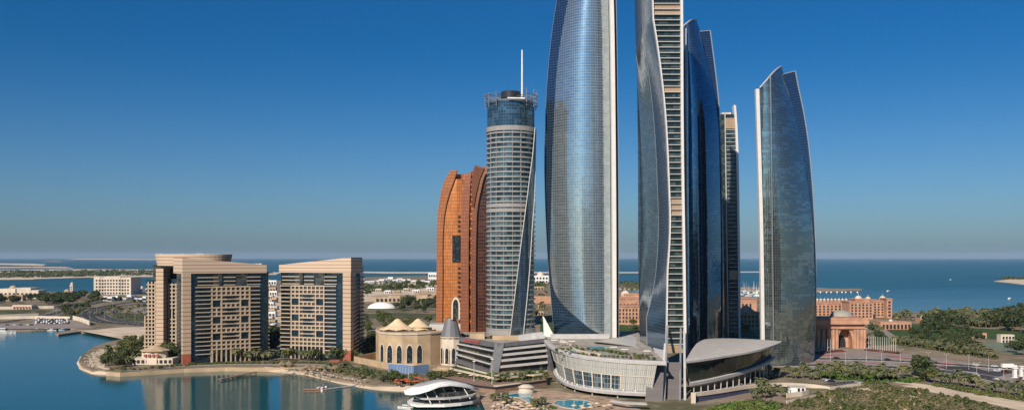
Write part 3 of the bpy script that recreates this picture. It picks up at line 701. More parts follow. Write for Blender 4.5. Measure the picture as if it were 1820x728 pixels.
M['cafe'] = glass('restaurant_glass', (.03, .05, .055), (.10, .13, .13), 2.4, 3.2, (.35, .35, .33), .06, .05, .1, .1, thr=.45)
j0, j1 = 4, int(nS*.68)
q = MB(); q.grid([[wallp(i, t, .25) for i in range(j0, j1+1)] for t in (.04, .52)]); q.build('restaurant_glazing', M['cafe'], pod)
for i in range(j0, j1+1, 4): q = MB(); q.bar(wallp(i, .02, .4), wallp(i, .54, .4), .5); q.build('raking_column', M['cream'], pod)
for i in range(0, nS+1, 2):
    q = MB(); q.bar(wallp(i, .54 if i <= j1 else .02, .25), wallp(i, 1, .25), .2, .4); q.build('sunscreen_rib', M['lgrey'], pod)
q = MB()
for i in range(nS): q.bar(wallp(i, .53, .4), wallp(i+1, .53, .4), .35, .35)
q.build('transom', M['cream'], pod)
# lower sweeping band
q = MB(); q.grid([[off(p, 3.0, ZB-2.4) for p in LB], [off(p, .2, ZB-2.0) for p in LB], [off(p, -.4, ZB-.4) for p in LB], [off(p, .8, ZB+.3) for p in LB], [off(p, 1.4, ZB+.3) for p in LB], [off(p, 7, ZB-.6) for p in LB]]); q.build('lower_band', M['lgrey'], pod)
q = MB()
for p in LB[6::2]: q.box(off(p, 1.5, ZB+.2), (.6, .6, .9))
q.build('balustrade', M['white'], pod)
q = MB(); q.grid([[off(p, 9, LZ) for p in LB[3:]], [off(p, 9, ZB-.5) for p in LB[3:]]]); q.build('ground_floor_glazing', M['dkglass'], pod)
for p in LB[5:40:5]:
    q = MB(); q.lathe(off(p, 2.5, LZ), [(.4, 0), (.4, 2.2)], 8); q.build('column', M['lgrey'], pod)
q = MB(); g0 = [Vector(G(1085, 712, 5)), Vector(G(1110, 716, 5)), Vector(G(1150, 718, 5))]
q.grid([[(p.x, p.y+4, 4.6) for p in g0], [(p.x, p.y, 4.6) for p in g0], [(p.x, p.y-.2, 5.5) for p in g0], [(p.x, p.y+4, 5.5) for p in g0]]); q.build('canopy', M['lgrey'], pod)
# blank grey end wall on the left
q = MB(); a = RW[3]; EW = RW[1:20]
q.grid([[off(p, 5.5 if i > 8 else 2.5, LZ) for i, p in enumerate(EW)], [off(p, .9, ZD-.8) for p in EW]]); q.build('end_wall', M['grey'], pod)
# white sail wall behind the left end
q = MB(); t0 = P(967, 563, 655); q.prism([], 0, 0) if False else None
a, b_, c, d = P(965, 562, 655), P(984, 597, 648), P(985, 606, 640), P(967, 606, 655)
q.face([d, c, b_, a]); q.face([(p[0]+.5, p[1]+1.2, p[2]) for p in (a, b_, c, d)]); q.bar(a, b_, .5, 1); q.build('sail_wall', M['white'], pod)
# big grey wall by the legs
q = MB(); q.face([P(1142, 760, 470), P(1176, 760, 470), P(1180, 652, 498), P(1152, 652, 498)]); q.face([P(1152, 652, 498), P(1180, 652, 498), (X(1180, 498), 510, Z(652, 498)), (X(1152, 498), 510, Z(652, 498))]); q.build('side_wall', M['ribgrey'], pod)
# shell canopies on the terrace
def shell(pts_px, D0, D1, name, mm, z0=None):
    q = MB(); q.face([P(x, y, D) for x, y, D in pts_px]); q.face([(p[0], p[1], p[2]-.5) for p in [P(x, y, D) for x, y, D in pts_px]][::-1]); return q.build(name, M[mm], pod)
shell([(1053, 606, 600), (1080, 609, 590), (1131, 616, 575), (1132, 600, 640), (1120, 594, 660), (1098, 603, 640)], 0, 0, 'shell_canopy', 'roofpanel')
shell([(1090, 612, 592), (1134, 622, 560), (1134, 616, 575), (1100, 606, 602)], 0, 0, 'shell_canopy', 'lgrey')
q = MB(); q.grid([[off(p, 14, ZD-.1) for p in RW[8:48]], [off(p, 14, ZD+1.6) for p in RW[8:48]], [off(p, 14.8, ZD+1.6) for p in RW[8:48]]]); q.build('planter_wall', M['cream'], pod)
q = MB(); q.box((X(1030, 640), 636, ZD-.1), (42, 4, 3.2)); q.build('base_wall', M['lgrey'], pod)
q = MB(); q.quad(P(1172, 643, 512), P(1188, 643, 512), (X(1186, 540), 540, ZD+1.2), (X(1160, 560), 560, ZD+1.2)); q.build('link_deck', M['lgrey'], pod)
for pts in ([(1004, 623), (1022, 626), (1034, 624), (1024, 620), (1008, 619)], [(1042, 619), (1058, 623), (1078, 621), (1082, 617), (1066, 615), (1048, 616)]):
    w = [G(x, y, ZD+.05) for x, y in pts]; q = MB(); q.face(w); o = q.build('terrace_pool', M['pool'])
    tag(o, 'small blue rooftop pool at the left of the podium terrace' if pts[0][0] == 1004 else 'larger blue rooftop pool beside the shell canopy on the podium terrace', 'pool', 'rooftop pools')

# right podium
podr = thing('curved_podium', 'leaf shaped pale podium roof over dark glass to the right of the central tower', 'podium building', (X(1290, 530), 545, 2), group='curved podiums of the glass towers')
lo = [(1219.5, 641, 22), (1240, 639, 22.1), (1270, 634.5, 22.5), (1300, 629.5, 23), (1330, 624.5, 24), (1355, 619, 25), (1375, 613, 25.6), (1388, 607.5, 26)]
hi = [(1219.5, 638, 22.3), (1230, 620, 24), (1243, 603, 26), (1270, 600, 26.5), (1300, 600.5, 26.5), (1335, 601.5, 26.3), (1370, 604, 26), (1388, 607, 26.05)]
LO = resample([Vector(G(*p)) for p in lo], 30); HI = resample([Vector(G(*p)) for p in hi], 30)
q = MB(); rows = []
for k in range(7):
    t = k/6; rows.append([tuple(a.lerp(b_, t)+Vector((0, 0, 1.6*math.sin(math.pi*t)*(1-abs(i/30-.4))))) for i, (a, b_) in enumerate(zip(LO, HI))])
q.grid(rows); q.build('roof', M['roofpanel'], podr)
def inw(p, d, z): 
    c = Vector((X(1290, 590), 600, 0)); v = c-p; v.z = 0; v.normalize(); r = p+v*d; return (r.x, r.y, z)
q = MB(); q.grid([[inw(p, 1.5, p.z-1.5) for p in LO], [inw(p, 0, p.z-1.1) for p in LO], [inw(p, -.3, p.z+.1) for p in LO], [inw(p, .4, p.z+.35) for p in LO]]); q.build('roof_edge', M['lgrey'], podr)
bd = [(1225, 684, 7.3), (1260, 677.5, 7.8), (1300, 668, 8.8), (1335, 658, 10.4), (1358, 649, 12), (1372, 641, 13.5), (1377, 636.5, 14.5)]
BD = resample([Vector(G(*p)) for p in bd], 30)
q = MB(); q.grid([[inw(p, 4, p.z) for p in BD], [inw(p, 2.0, LO[i].z-1.2) for i, p in enumerate(BD)]]); 
q = MB(); q.grid([[inw(p, 3.2, p.z) for p in BD], [inw(LO[i], 2.2, LO[i].z-1.2) for i in range(31)]])
M['podglass'] = glass('dark_green_podium_glass', (.03, .05, .045), (.07, .10, .085), 3, 8, (.02, .03, .03), .04, .03, .6, .09, .015, .5, .02)
q.build('glazing', M['podglass'], podr, True)
q = MB(); q.grid([[inw(p, 2.8, p.z-1.6) for p in BD], [inw(p, .1, p.z-.6) for p in BD], [inw(p, -.4, p.z+1.2) for p in BD], [inw(p, .8, p.z+1.8) for p in BD], [inw(p, 3.4, p.z+1.2) for p in BD]]); q.build('balcony_band', M['lgrey'], podr)
q = MB(); q.grid([[inw(p, 9, 1.5) for p in BD], [inw(p, 9, p.z) for p in BD]]); q.build('ground_floor_glazing', M['dkglass'], podr)
for p in BD[1:31:2]:
    q = MB(); q.lathe(inw(p, 2.5, 1.5), [(.35, 0), (.35, p.z-2.8)], 8); q.build('column', M['lgrey'], podr)
q = MB(); q.face([inw(LO[0], 1, 21), inw(BD[0], 1, 6.5), (X(1219, 540), 545, 6.5), (X(1219, 540), 545, 22)]); q.build('end_wall', M['grey'], podr)
# ramp wall in front
ramp = thing('ramp_wall', 'long pale topped ramp wall curving down to the road at lower right', 'ramp', (X(1340, 500), 505, 2))
rp = [(1228, 697, 7.4), (1255, 694, 7.2), (1290, 689, 7.0), (1320, 684, 6.8), (1350, 680.5, 6.4), (1385, 679, 5.6), (1420, 680, 4.8), (1450, 682, 4.0), (1474, 686, 3.2)]
RP = resample([Vector(G(*p)) for p in rp], 40)
def back_(p, d, z): return (p.x+d*.25, p.y+d, z)
q = MB(); q.grid([[back_(p, -.9, p.z-2.2) for p in RP], [back_(p, -1, p.z-.1) for p in RP], [back_(p, -.8, p.z) for p in RP], [back_(p, .4, p.z) for p in RP], [back_(p, .5, p.z-1.5) for p in RP]]); q.build('parapet', M['cream'], ramp)
M['purple'] = mat('purple_grey_wall', (.06, .07, .13), .7, var=.06)
q = MB(); q.grid([[back_(p, 0, LZ if i < 20 else max(LZ, p.z-2.6)) for i, p in enumerate(RP)], [back_(p, 0, p.z-2) for p in RP]]); q.build('wall', M['purple'], ramp)
q = MB(); q.grid([[back_(p, .4, p.z-1.2) for p in RP], [back_(p, 9, p.z-1.2) for p in RP]]); q.build('roadway', M['asphalt'], ramp)
q = MB(); a = RP[0]; q.box((a.x+1.0, a.y-1.2, 1.5), (2.4, 1.2, a.z-1.2)); q.build('end_post', M['cream'], ramp)
gb = thing('guard_booth', 'small white booth with openings under the palms below the ramp wall', 'booth', G(1416, 694, LZ))
c = G(1416, 696, LZ); q = MB(); q.box(c, (9, 4, 3.2)); q.box((c[0]-5, c[1]-.5, c[2]), (2, 3, 1.8)); q.build('wall', M['white'], gb)
q = MB(); q.box((c[0]+.6, c[1]-2.02, c[2]+.6), (1.4, .1, 2)); q.build('opening', M['dark'], gb)
q = MB(); q.box((c[0]+3, c[1]-2.02, c[2]+.6), (1.4, .1, 2)); q.build('opening', M['dark'], gb)
q = MB(); q.box((c[0], c[1], c[2]+3.2), (9.8, 4.8, .35)); q.build('roof', M['lgrey'], gb)
for nm, lab, pts, h in (('low_wall', 'low glazed boundary wall stepping down beside the service lane', [(1398, 706), (1425, 703), (1437, 700)], 2.6), ('low_wall', 'pale low retaining wall at the edge of the scrub below the lane', [(1398, 716), (1425, 711), (1450, 705)], 1.6),
                      ('low_wall', 'pale wall running right from the end of the ramp towards the side road', [(1474, 692), (1500, 688), (1530, 684)], 1.6)):
    q = MB(); w = [G(*p, LZ) for p in pts]
    for a, b_ in zip(w, w[1:]): q.bar((a[0], a[1], LZ+h/2), (b_[0], b_[1], LZ+h/2), .5, h)
    tag(q.build(nm, M['cream']), lab, 'wall')

# ================================================================ striped apartment hotels on the lagoon
M['facade'] = stripes('peach_stone_stripes', (.49, .37, .255), (.22, .09, .065), 3.1, .50, 0, 0, var=.06)
M['slabs'] = stripes('peach_roof_slab', (.58, .45, .325), (.32, .14, .095), 2.6, .45, 0, 0, var=.05, off=1.2)
M['peach'] = mat('peach_stone', (.47, .36, .25), .8, var=.06)
M['terra'] = mat('terracotta_base', (.33, .10, .06), .85, var=.1)
M['blueglass'] = glass('dark_blue_hotel_glass', (.03, .07, .10), (.07, .13, .17), 1.5, 1.55, (.03, .045, .06), .08, .12, .8, .08, .01, .6, .008)
M['winglass'] = glass('apartment_window', (.015, .025, .03), (.07, .075, .07), 1.2, 2, (.10, .08, .06), .1, .08, .1, .1, thr=.5)
def facade_frame(p0, p1):
    """local frame: u along the facade from p0 to p1, n outward (towards the camera side)"""
    a = Vector((p0[0], p0[1], 0)); b_ = Vector((p1[0], p1[1], 0)); u = (b_-a); L_ = u.length; u.normalize(); n = Vector((u.y, -u.x, 0)); return a, u, n, L_
def lagoon_hotel(label, gpx0, gpx1, gbase, D0, D1, lat, balL, balR, ztopL, ztopR, fin_side, finpx, depth, mirror, win_warm=False):
    t = thing('lagoon_hotel', label, 'hotel', (X((gpx0+gpx1)/2, (D0+D1)/2), (D0+D1)/2, 2), group='striped lagoon hotels')
    p0 = (X(gpx0, D0), D0); p1 = (X(gpx1, D1), D1); a, u, n, L_ = facade_frame(p0, p1)
    rz = math.atan2(u.y, u.x)
    def W(s_, o_, z): v = a+u*s_+n*o_; return (v.x, v.y, z)
    def S(px):  # column in the photo -> metres along the facade
        k = (px-CX)/F; return (k*a.y-a.x)/(u.x-k*u.y)
    ztop = 68.3
    q = MB(); q.quad(W(0, 0, 2), W(L_, 0, 2), W(L_, 0, ztop), W(0, 0, ztop)); q.build('curtain_wall', M['blueglass'], t)
    # body behind
    q = MB(); q.prism([W(0.3, -.3, 0)[:2], W(L_-.3, -.3, 0)[:2], W(L_-.3, -depth, 0)[:2], W(.3, -depth, 0)[:2]], 2, ztop-.5); q.build('body', M['blueglass'], t)
    # roof slab, wedge seen from the front
    sl0, sl1 = (-.5 if fin_side == 'L' else -.8), L_+1.2
    e0 = S(finpx[0])-.3 if fin_side == 'L' else sl0; e1 = S(finpx[1])+.3 if fin_side == 'R' else sl1
    def zt(x, y):
        s_ = (Vector((x, y, 0))-a).dot(u); return lerp(ztopL, ztopR, (s_-e0)/(e1-e0))
    poly = [W(e0, 1.6, 0)[:2], W(e1, 1.6, 0)[:2], W(e1, -depth*.62, 0)[:2], W((e0+e1)/2, -depth*.9, 0)[:2], W(e0, -depth*.62, 0)[:2]]
    q = MB(); q.prism(poly, ztop, zt, 0, 1); q.build('roof_slab', [M['slabs'], M['peach']], t)
    # side fin
    f0, f1 = S(finpx[0]), S(finpx[1])
    q = MB(); q.prism([W(f0, 1.5, 0)[:2], W(f1, 1.5, 0)[:2], W(f1, -3, 0)[:2], W(f0, -3, 0)[:2]], 10, ztop-.02); q.build('striped_pier', M['facade'], t)
    q = MB(); q.prism([W(f0, 1.4, 0)[:2], W(f1, 1.4, 0)[:2], W(f1, -3, 0)[:2], W(f0, -3, 0)[:2]], 2, 9.98); q.build('pier_base', M['terra'], t)
    # lattice in front
    s0, s1 = S(lat[0]), S(lat[1]); nc = 8; dw = (s1-s0)/nc; nr = 15; zb = 12.2; dh = 3.05
    holes = set()
    for r_ in (4, 8, 12):
        pass
    zl = zb+dh*nr
    big = []   # merged openings: (c0,c1,r0,r1)
    for r_ in (2, 5, 8, 11): big += [(2.5, 5.5, r_, r_+2)]
    for r_ in (2, 6, 10): big += [(.3, 1.7, r_, r_+1.2), (6.3, 7.7, r_, r_+1.2)]
    def inbig(c, r_): return any(x0-.5 < c+.0 and c+1 < x1+.5 and y0-.01 <= r_ < y1-.01 for x0, x1, y0, y1 in big)
    def blocked_v(c, r_): return any(x0 < c < x1 and y0-.01 <= r_ < y1 for x0, x1, y0, y1 in big)
    def blocked_h(c, r_): return any(x0-.3 <= c and c+1 <= x1+.3 and y0 < r_ < y1 for x0, x1, y0, y1 in big)
    q = MB()
    for c in range(nc+1):
        r_ = 0
        while r_ < nr:
            if not blocked_v(c, r_):
                r2 = r_
                while r2 < nr and not blocked_v(c, r2): r2 += 1
                w = .95; q = MB(); q.box(W(s0+c*dw, .75, zb+r_*dh), (w, 1.1, (r2-r_)*dh), rz); q.build('lattice_post', M['peach'], t); r_ = r2
            else: r_ += 1
    for r_ in range(nr+1):
        q = MB(); c = 0
        while c < nc:
            if not blocked_h(c, r_):
                c2 = c
                while c2 < nc and not blocked_h(c2, r_): c2 += 1
                q = MB(); q.box(W(s0+(c+c2)/2*dw, .72, zb+r_*dh-.35), ((c2-c)*dw+.9, 1.14, 1.05), rz); q.build('lattice_beam', M['peach'], t); c = c2
            else: c += 1
    # windows behind the lattice (one shared mesh)
    q = MB(); q.box((0, 0, 0), (dw*.62, .25, dh*.6)); wm = q.mesh('window', M['winglass']); cnt = 0
    for r_ in range(nr):
        for c in range(nc):
            if blocked_v(c+.5, r_) or cnt >= 96: continue
            inst('window', wm, t, W(s0+(c+.5)*dw, .22, zb+r_*dh+.5), rz); cnt += 1
    # infill stone behind the lattice
    for k in range(nc+1):
        q = MB(); q.box(W(s0+k*dw, .8, 2), (.8 if k not in (0, nc) else 1.5, 1.2, zb-2.4), rz); q.build('colonnade_column', M['peach'], t)
    # balconies
    def balc(sa, sb, z, dpt=1.6):
        q = MB(); q.box(W((sa+sb)/2, dpt/2+.05, z-.25), (sb-sa, dpt, .3), rz); q.box(W((sa+sb)/2, dpt, z+.05), (sb-sa, .18, .42), rz); q.build('balcony', M['peach'], t)
    for k in range(19):
        z = 9.2+k*3.05
        if z > 58: break
        sa, sb = S(balL[0]), s0-.7
        balc(sa, sb, z); sa, sb = s1+.7, S(balR[1])
        balc(sa, sb, z, 1.55)
    q = MB()
    for k in range(3):
        z = 58.6+k*3.3
    for z in (zl+1.6, zl+4.4, zl+7.2):
        for (x0, x1) in ((.02, .36), (.42, .62), (.78, 1.02)):
            sa, sb = lerp(S(balL[0]), S(balR[1]), x0)+.5, lerp(S(balL[0]), S(balR[1]), x1)-.5; balc(sa, sb, z, 1.3)
    for (x0, x1) in ((.27, .40), (.63, .80)):
        sa, sb = lerp(S(balL[0]), S(balR[1]), x0), lerp(S(balL[0]), S(balR[1]), x1); q = MB(); q.box(W((sa+sb)/2, .5, zl+.8), (sb-sa, 1, 12), rz); q.build('glazed_bay', M['winglass'], t)
    for r_ in (2, 5, 8, 11):
        balc(s0+2.9*dw, s0+5.1*dw, zb+(r_+1)*dh, 1.2)
    # side wall facing away with balconies
    return t, W, S, L_, rz
tA, WA, SA, LA, rzA = lagoon_hotel('larger lagoon hotel with curved roof ring and stepped left wing behind the palm promontory', 338, 470, 645, 645, 676, (376, 443), (347, 374), (444, 461), 80, 74.2, 'L', (324, 338.5), 40, False)
tB, WB_, SB, LB_, rzB = lagoon_hotel('smaller separate lagoon hotel with wedge roof rising to the right beside the arched hall', 499.5, 611, 636, 690, 672, (519, 577), (500, 518), (577, 599), 74.2, 80, 'R', (611, 625), 26, True)
# hotel A: roof ring, left wing
q = MB(); c = (X(347, 715), 712, 73.5); q.lathe(c, [(0, 0), (28.4, 0), (30.3, 9.0), (29.5, 9.2), (27, 8.0), (0, 8)], 48, sx=1, sy=.7); q.build('roof_ring', M['slabs'], tA)
def wing(x0, x1, D, zb, zt, m, name, dep=10, skew=0):
    q = MB(); q.prism([(X(x0, D), D), (X(x1, D), D+skew), (X(x1, D)+1, D+dep+skew), (X(x0, D)+1, D+dep)], zb, zt); return q.build(name, M[m], tA)
wing(272, 326, 714, 2, Z(469, 714), 'winglass', 'penthouse_glazing', 20)
wing(277, 292, 700, 2, Z(477, 700), 'facade', 'striped_pier', 12, -2)
wing(292.2, 322, 706, 2, Z(495, 706), 'blueglass', 'curtain_wall', 12)
wing(260, 277, 708, 2, Z(496, 708), 'blueglass', 'curtain_wall', 14)
for k in range(18):
    z = 6+k*3.05
    if z > Z(500, 706): break
    for (xa, xb, D) in ((294, 321.5, 705), (261, 276.5, 707)):
        if xa == 294 and 7 < k < 12:
            xa = 303 if k in (8, 11) else 310
        if xa == 261: xa = 261-max(0, 7-k*.9)
        q = MB(); w = X(xb, D)-X(xa, D); q.box(((X(xa, D)+X(xb, D))/2, D, z), (w, 1.6, .95)); q.build('balcony', M['peach'], tA)
for xa in (294, 300, 306, 313, 320):
    q = MB(); q.box((X(xa, 705), 705, 2), (1.0, 1.2, Z(503, 705)-2)); q.build('lattice_post', M['peach'], tA)
for xa in (258, 264, 270, 276):
    q = MB(); q.box((X(xa, 707), 707, 2), (1.0, 1.2, (Z(500, 707) if xa > 261 else Z(560, 707))-2)); q.build('lattice_post', M['peach'], tA)
q = MB(); q.box(WA(LA+1.5, -14, 2), (3.4, 28, 67), rzA); q.build('side_wall', M['blueglass'], tA)
for k in range(19):
    q = MB(); q.box(WA(LA+3.4, -12, 8+k*3.05), (1.0, 24, .8), rzA); q.build('side_balcony', M['peach'], tA)
# hotel B right side: dark glass return with balconies
q = MB(); pts = [(X(625, 668), 671), (X(645.5, 724), 726), (X(632, 736), 738), (X(612, 690), 696)]; q.prism(pts, 2, 72.5); q.build('side_wall', M['blueglass'], tB)
for k in range(20):
    z = 6+k*3.05; a, b_ = (X(625.3, 668), 673.2), (X(645.5, 724), 725)
    q = MB(); q.bar((a[0]+.6, a[1], z), (b_[0]+.6, b_[1], z), 1.2, .8); q.build('side_balcony', M['peach'], tB)
for X_, Y_, n_ in ((X(400, 700), 700, 5), (X(290, 725), 716, 6)):
    pass
rr_ = random.Random(3)
for k in range(9):
    q = MB(); q.box((X(288+k*9+rr_.uniform(-3, 3), 712), 706+rr_.uniform(-6, 10), 81.6), (rr_.uniform(2, 5), 3, rr_.uniform(.6, 1.6))); q.build('roof_plant', M['lgrey'], tA)
for k in range(6):
    q = MB(); q.box(WA(LA*.75+k*2.4, -3-rr_.random()*4, 74.6), (1.6, 1.6, rr_.uniform(.5, 1.1)), rzA); q.build('roof_plant', M['white'], tA)
for k in range(8):
    q = MB(); q.box((X(850+k*13, 640), 626+rr_.uniform(-3, 6), 20.9), (rr_.uniform(2, 6), 3, rr_.uniform(1, 2.4))); q.build('roof_plant', M['beige'], None) if False else None
# gatehouse pavilion in the promontory
gp = thing('garden_pavilion', 'small two storey cream pavilion with hipped tan roof among the promontory palms', 'pavilion', G(271, 648, LZ))
c = G(271, 647, LZ); q = MB(); q.prism([(c[0]+a*math.cos(t)*1.0, c[1]+5+7*math.sin(t)) for a, t in ((9.5, 2*math.pi*k/8+.39) for k in range(8))], LZ, LZ+9.5); q.build('wall', M['cream'], gp)
q = MB(); q.prism([(c[0]-15, c[1]-1), (c[0]+15, c[1]-1), (c[0]+15, c[1]+12), (c[0]-15, c[1]+12)], LZ, LZ+4.6); q.build('terrace_block', M['cream'], gp)
for k in range(9):
    q = MB(); q.box((c[0]-13.2+3.3*k, c[1]-1.2, LZ+1.1), (1.9, .4, 2.3)); q.build('window', M['dark'], gp)
for k in range(4):
    q = MB(); q.box((c[0]-4.5+3*k, c[1]-2.0, LZ+5.6), (1.9, .7, 2.0)); q.build('window', M['terra'], gp)
q = MB(); q.lathe((c[0], c[1]+5, LZ+9.5), [(11, 0), (11, .5), (0, 4.2)], 8, sy=.8); q.build('roof', M['beige'], gp)

# ================================================================ hall with pointed arches and tent roofs
hall = thing('banquet_hall', 'tan hall with tall pointed arch windows and cream tent canopies on its roof', 'hall', (X(725, 655), 660, 2))
zt = Z(590, 650)
curve = [(668, 640, 672), (673, 640, 650), (690, 641, 640), (715, 641.5, 636), (742, 641.5, 638), (765, 641, 644), (800, 639, 660)]
pl = [Vector((X(x, D), D, 0)) for x, _, D in curve]
body = [tuple(p[:2]) for p in pl]+[(X(800, 700), 705), (X(668, 700), 705)]
q = MB(); q.prism(body, 2, zt); q.build('wall', M['beige'], hall)
q = MB()
for a, b_ in zip(pl, pl[1:]): q.bar((a.x, a.y-.2, zt), (b_.x, b_.y-.2, zt), .9, 1.1)
q.build('cornice', M['cream'], hall)
def arch_pts(w, h, n=6):
    """pointed arch outline, base at 0,0; w wide, h high"""
    sp = h-w*.95; o_ = [(-w/2, 0), (w/2, 0), (w/2, sp)]
    for i in range(1, n+1):
        t = i/n; o_.append((w/2*(1-t**1.6), sp+(h-sp)*math.sin(t*math.pi/2)))
    for i in range(n-1, -1, -1):
        t = i/n; o_.append((-w/2*(1-t**1.6), sp+(h-sp)*math.sin(t*math.pi/2)))
    return o_
def arch(parent, c, rz, w, h, fr=.35, mf='cream', mg='dkglass', name='arched_window', proud=.25):
    co, si = math.cos(rz), math.sin(rz)
    def T(x, y, z): return (c[0]+co*x-si*y, c[1]+si*x+co*y, c[2]+z)
    A = arch_pts(w, h); B = arch_pts(w+2*fr, h+fr*1.6)
    q = MB(); q.face([T(x, -proud*.5, z) for x, z in A], 0, A); o_ = q.build(name, M[mg], parent)
    q = MB()
    n = len(A)
    for i in range(1, n):
        j = (i+1) % n
        if j == 0: j = 0
        q.face([T(A[i][0], -proud, A[i][1]), T(B[i][0], -proud, B[i][1]), T(B[j][0], -proud, B[j][1]), T(A[j][0], -proud, A[j][1])])
        q.face([T(A[i][0], -proud, A[i][1]), T(A[j][0], -proud, A[j][1]), T(A[j][0], 0, A[j][1]), T(A[i][0], 0, A[i][1])])
        q.face([T(B[i][0], -proud, B[i][1]), T(B[j][0], -proud, B[j][1]), T(B[j][0], 0.05, B[j][1]), T(B[i][0], .05, B[i][1])])
    q.build('frame', M[mf], o_); return o_
for px, py in ((679.5, 641), (693, 641.5), (710, 642), (728, 642), (745.5, 642), ):
    # find wall point
    for a, b_, xa, xb in [(pl[i], pl[i+1], curve[i][0], curve[i+1][0]) for i in range(len(pl)-1)]:
        if xa <= px < xb:
            t = (px-xa)/(xb-xa); p = a.lerp(b_, t); rz = math.atan2(b_.y-a.y, b_.x-a.x); nrm = Vector((b_.y-a.y, -(b_.x-a.x), 0)).normalized()
            arch(hall, (p.x+nrm.x*.05, p.y+nrm.y*.05, 4.2), rz, 4.1, 12.6, .55); break
for (px, D, r, h, py0) in ((704, 656, 14, 8.4, 587), (741, 660, 14, 8.4, 587)):
    c = (X(px, D), D+8, Z(py0, D)); q = MB(); n = 16
    rings = []
    for k, (rr, hh) in enumerate(((1, 0), (.8, .16), (.55, .36), (.3, .66), (.12, .93), (0.02, 1.0))):
        rings.append([(c[0]+r*rr*(1+(.06 if i % 2 else -.05)*(1 if k == 0 else 0))*math.cos(2*math.pi*i/n), c[1]+.6*r*rr*math.sin(2*math.pi*i/n), c[2]+h*hh+(0.8 if (i % 2 and k == 0) else 0)) for i in range(n+1)])
    q.grid(rings); q.build('tent_canopy', M['canvas'], hall)
    for i in range(0, n, 2):
        q = MB(); a = rings[0][i]; q.bar((a[0], a[1], zt), a, .25); q.build('canopy_post', M['cream'], hall)
q = MB(); q.prism([(X(682, 660), 662), (X(765, 660), 662), (X(765, 660), 680), (X(682, 660), 680)], zt, zt+2.6); q.build('roof_pavilion', M['winglass'], hall)
q = MB(); q.prism([(X(762, 664), 668), (X(799, 664), 668), (X(799, 664), 684), (X(762, 664), 684)], zt, zt+4.4); q.build('roof_block', M['lgrey'], hall)
# terrace wall and blue glass wall in front
fw = thing('terrace_wall', 'low tan terrace wall in front of the arched hall', 'wall', G(660, 650, LZ))
q = MB(); a, b_ = G(630, 643, LZ), G(692, 656, LZ); q.bar((a[0], a[1], LZ+2.2), (b_[0], b_[1], LZ+2.2), 1, 4.4); q.bar((a[0], a[1], LZ+2.2), (a[0]+12, a[1]+30, LZ+2.2), 1, 4.4); q.build('wall', M['beige'], fw)
M['bluepanel'] = stripes('blue_glass_fence', (.14, .21, .36), (.22, .32, .46), 9, .2, 1.8, .12, rough=.25, var=.12)
bf = thing('blue_screen_wall', 'shiny blue glass screen wall between the lawn and the arched hall', 'screen wall', G(725, 663, LZ))
q = MB(); w = [G(690, 661, LZ), G(735, 665, LZ), G(762, 662, LZ)]
for a, b_ in zip(w, w[1:]): q.quad((a[0], a[1], LZ), (b_[0], b_[1], LZ), (b_[0], b_[1], LZ+6), (a[0], a[1], LZ+6))
q.build('glass_panel', M['bluepanel'], bf); q = MB()
for a, b_ in zip(w, w[1:]): q.bar((a[0], a[1]+.3, LZ+6.1), (b_[0], b_[1]+.3, LZ+6.1), .5, .3)
q.build('top_rail', M['cream'], bf)
# arch turret
tur = thing('arch_turret', 'cream turret with grey cone roof under a tall pointed arch gate', 'turret', (X(801, 645), 645, 2))
c = (X(801, 645), 648, 2); q = MB(); q.lathe(c, [(7.6, 0), (7.6, Z(600, 645)-2), (8.0, Z(600, 645)-1.6), (8.0, Z(600, 645)-1)], 10); q.build('drum', M['cream'], tur)
M['slate'] = stripes('grey_ribbed_roof', (.17, .17, .18), (.08, .08, .09), 30, .05, 1.2, .2, rough=.5)
q = MB(); q.lathe((c[0], c[1], Z(600, 645)-.2), [(7.9, 0), (6.2, 6), (4.8, 11), (3.6, 14.6)], 12); q.build('cone_roof', M['slate'], tur)
for k in range(4):
    a = -math.pi/2+(-1.5+k)*.62; arch(tur, (c[0]+7.8*math.cos(a), c[1]+7.8*math.sin(a), 3.5), a+math.pi/2, 2.6, 11.0, .5, 'cream')
arch(tur, (X(810, 645), 645, Z(567, 645)), .05, 4.0, 14.5, 1.1, 'cream', 'winglass', 'pointed_arch', 2.2)
q = MB(); q.box((X(816.5, 648), 650, 2), (1.3, 3, Z(560, 645)-2)); q.build('arch_pier', M['cream'], tur)
q = MB(); q.lathe(G(792, 662, LZ), [(6.5, 0), (6.5, 2), (9, 2.2), (9, 3), (6, 3.2), (6, 4.4), (0, 4.6)], 20); o = q.build('entrance_rotunda', M['beige']); tag(o, 'low round tan rotunda roof at the foot of the arch turret', 'rotunda')

# ================================================================ grey podium with terraces and the red sign
hp = thing('hotel_podium', 'dark grey framed podium with slanted corners and a red lettered sign', 'podium building', (X(880, 620), 620, 2))
zt = 20.6
TL, TR, BL, BR = P(814, 598, 646), P(888, 609, 606), P(811, 641, 640), P(877, 664, 602)
def Q4(TL, TR, BL, BR):
    tl, tr, bl, br = map(Vector, (TL, TR, BL, BR))
    def f(u, v, o_=0):
        p = (bl.lerp(br, u)).lerp(tl.lerp(tr, u), v); n = (br-bl).cross(tl-bl).normalized(); return tuple(p+n*o_)
    return f
fL = Q4(TL, TR, BL, BR)
RTL, RTR, RBL, RBR = P(889, 609, 606), P(972, 600, 618), P(878, 664, 602), P(972, 655, 616)
fR_ = Q4(RTL, RTR, RBL, RBR)
M['hpglass'] = glass('podium_windows', (.02, .035, .035), (.13, .12, .09), 2.2, 4, (.03, .035, .035), .08, .03, .15, .1, thr=.45)
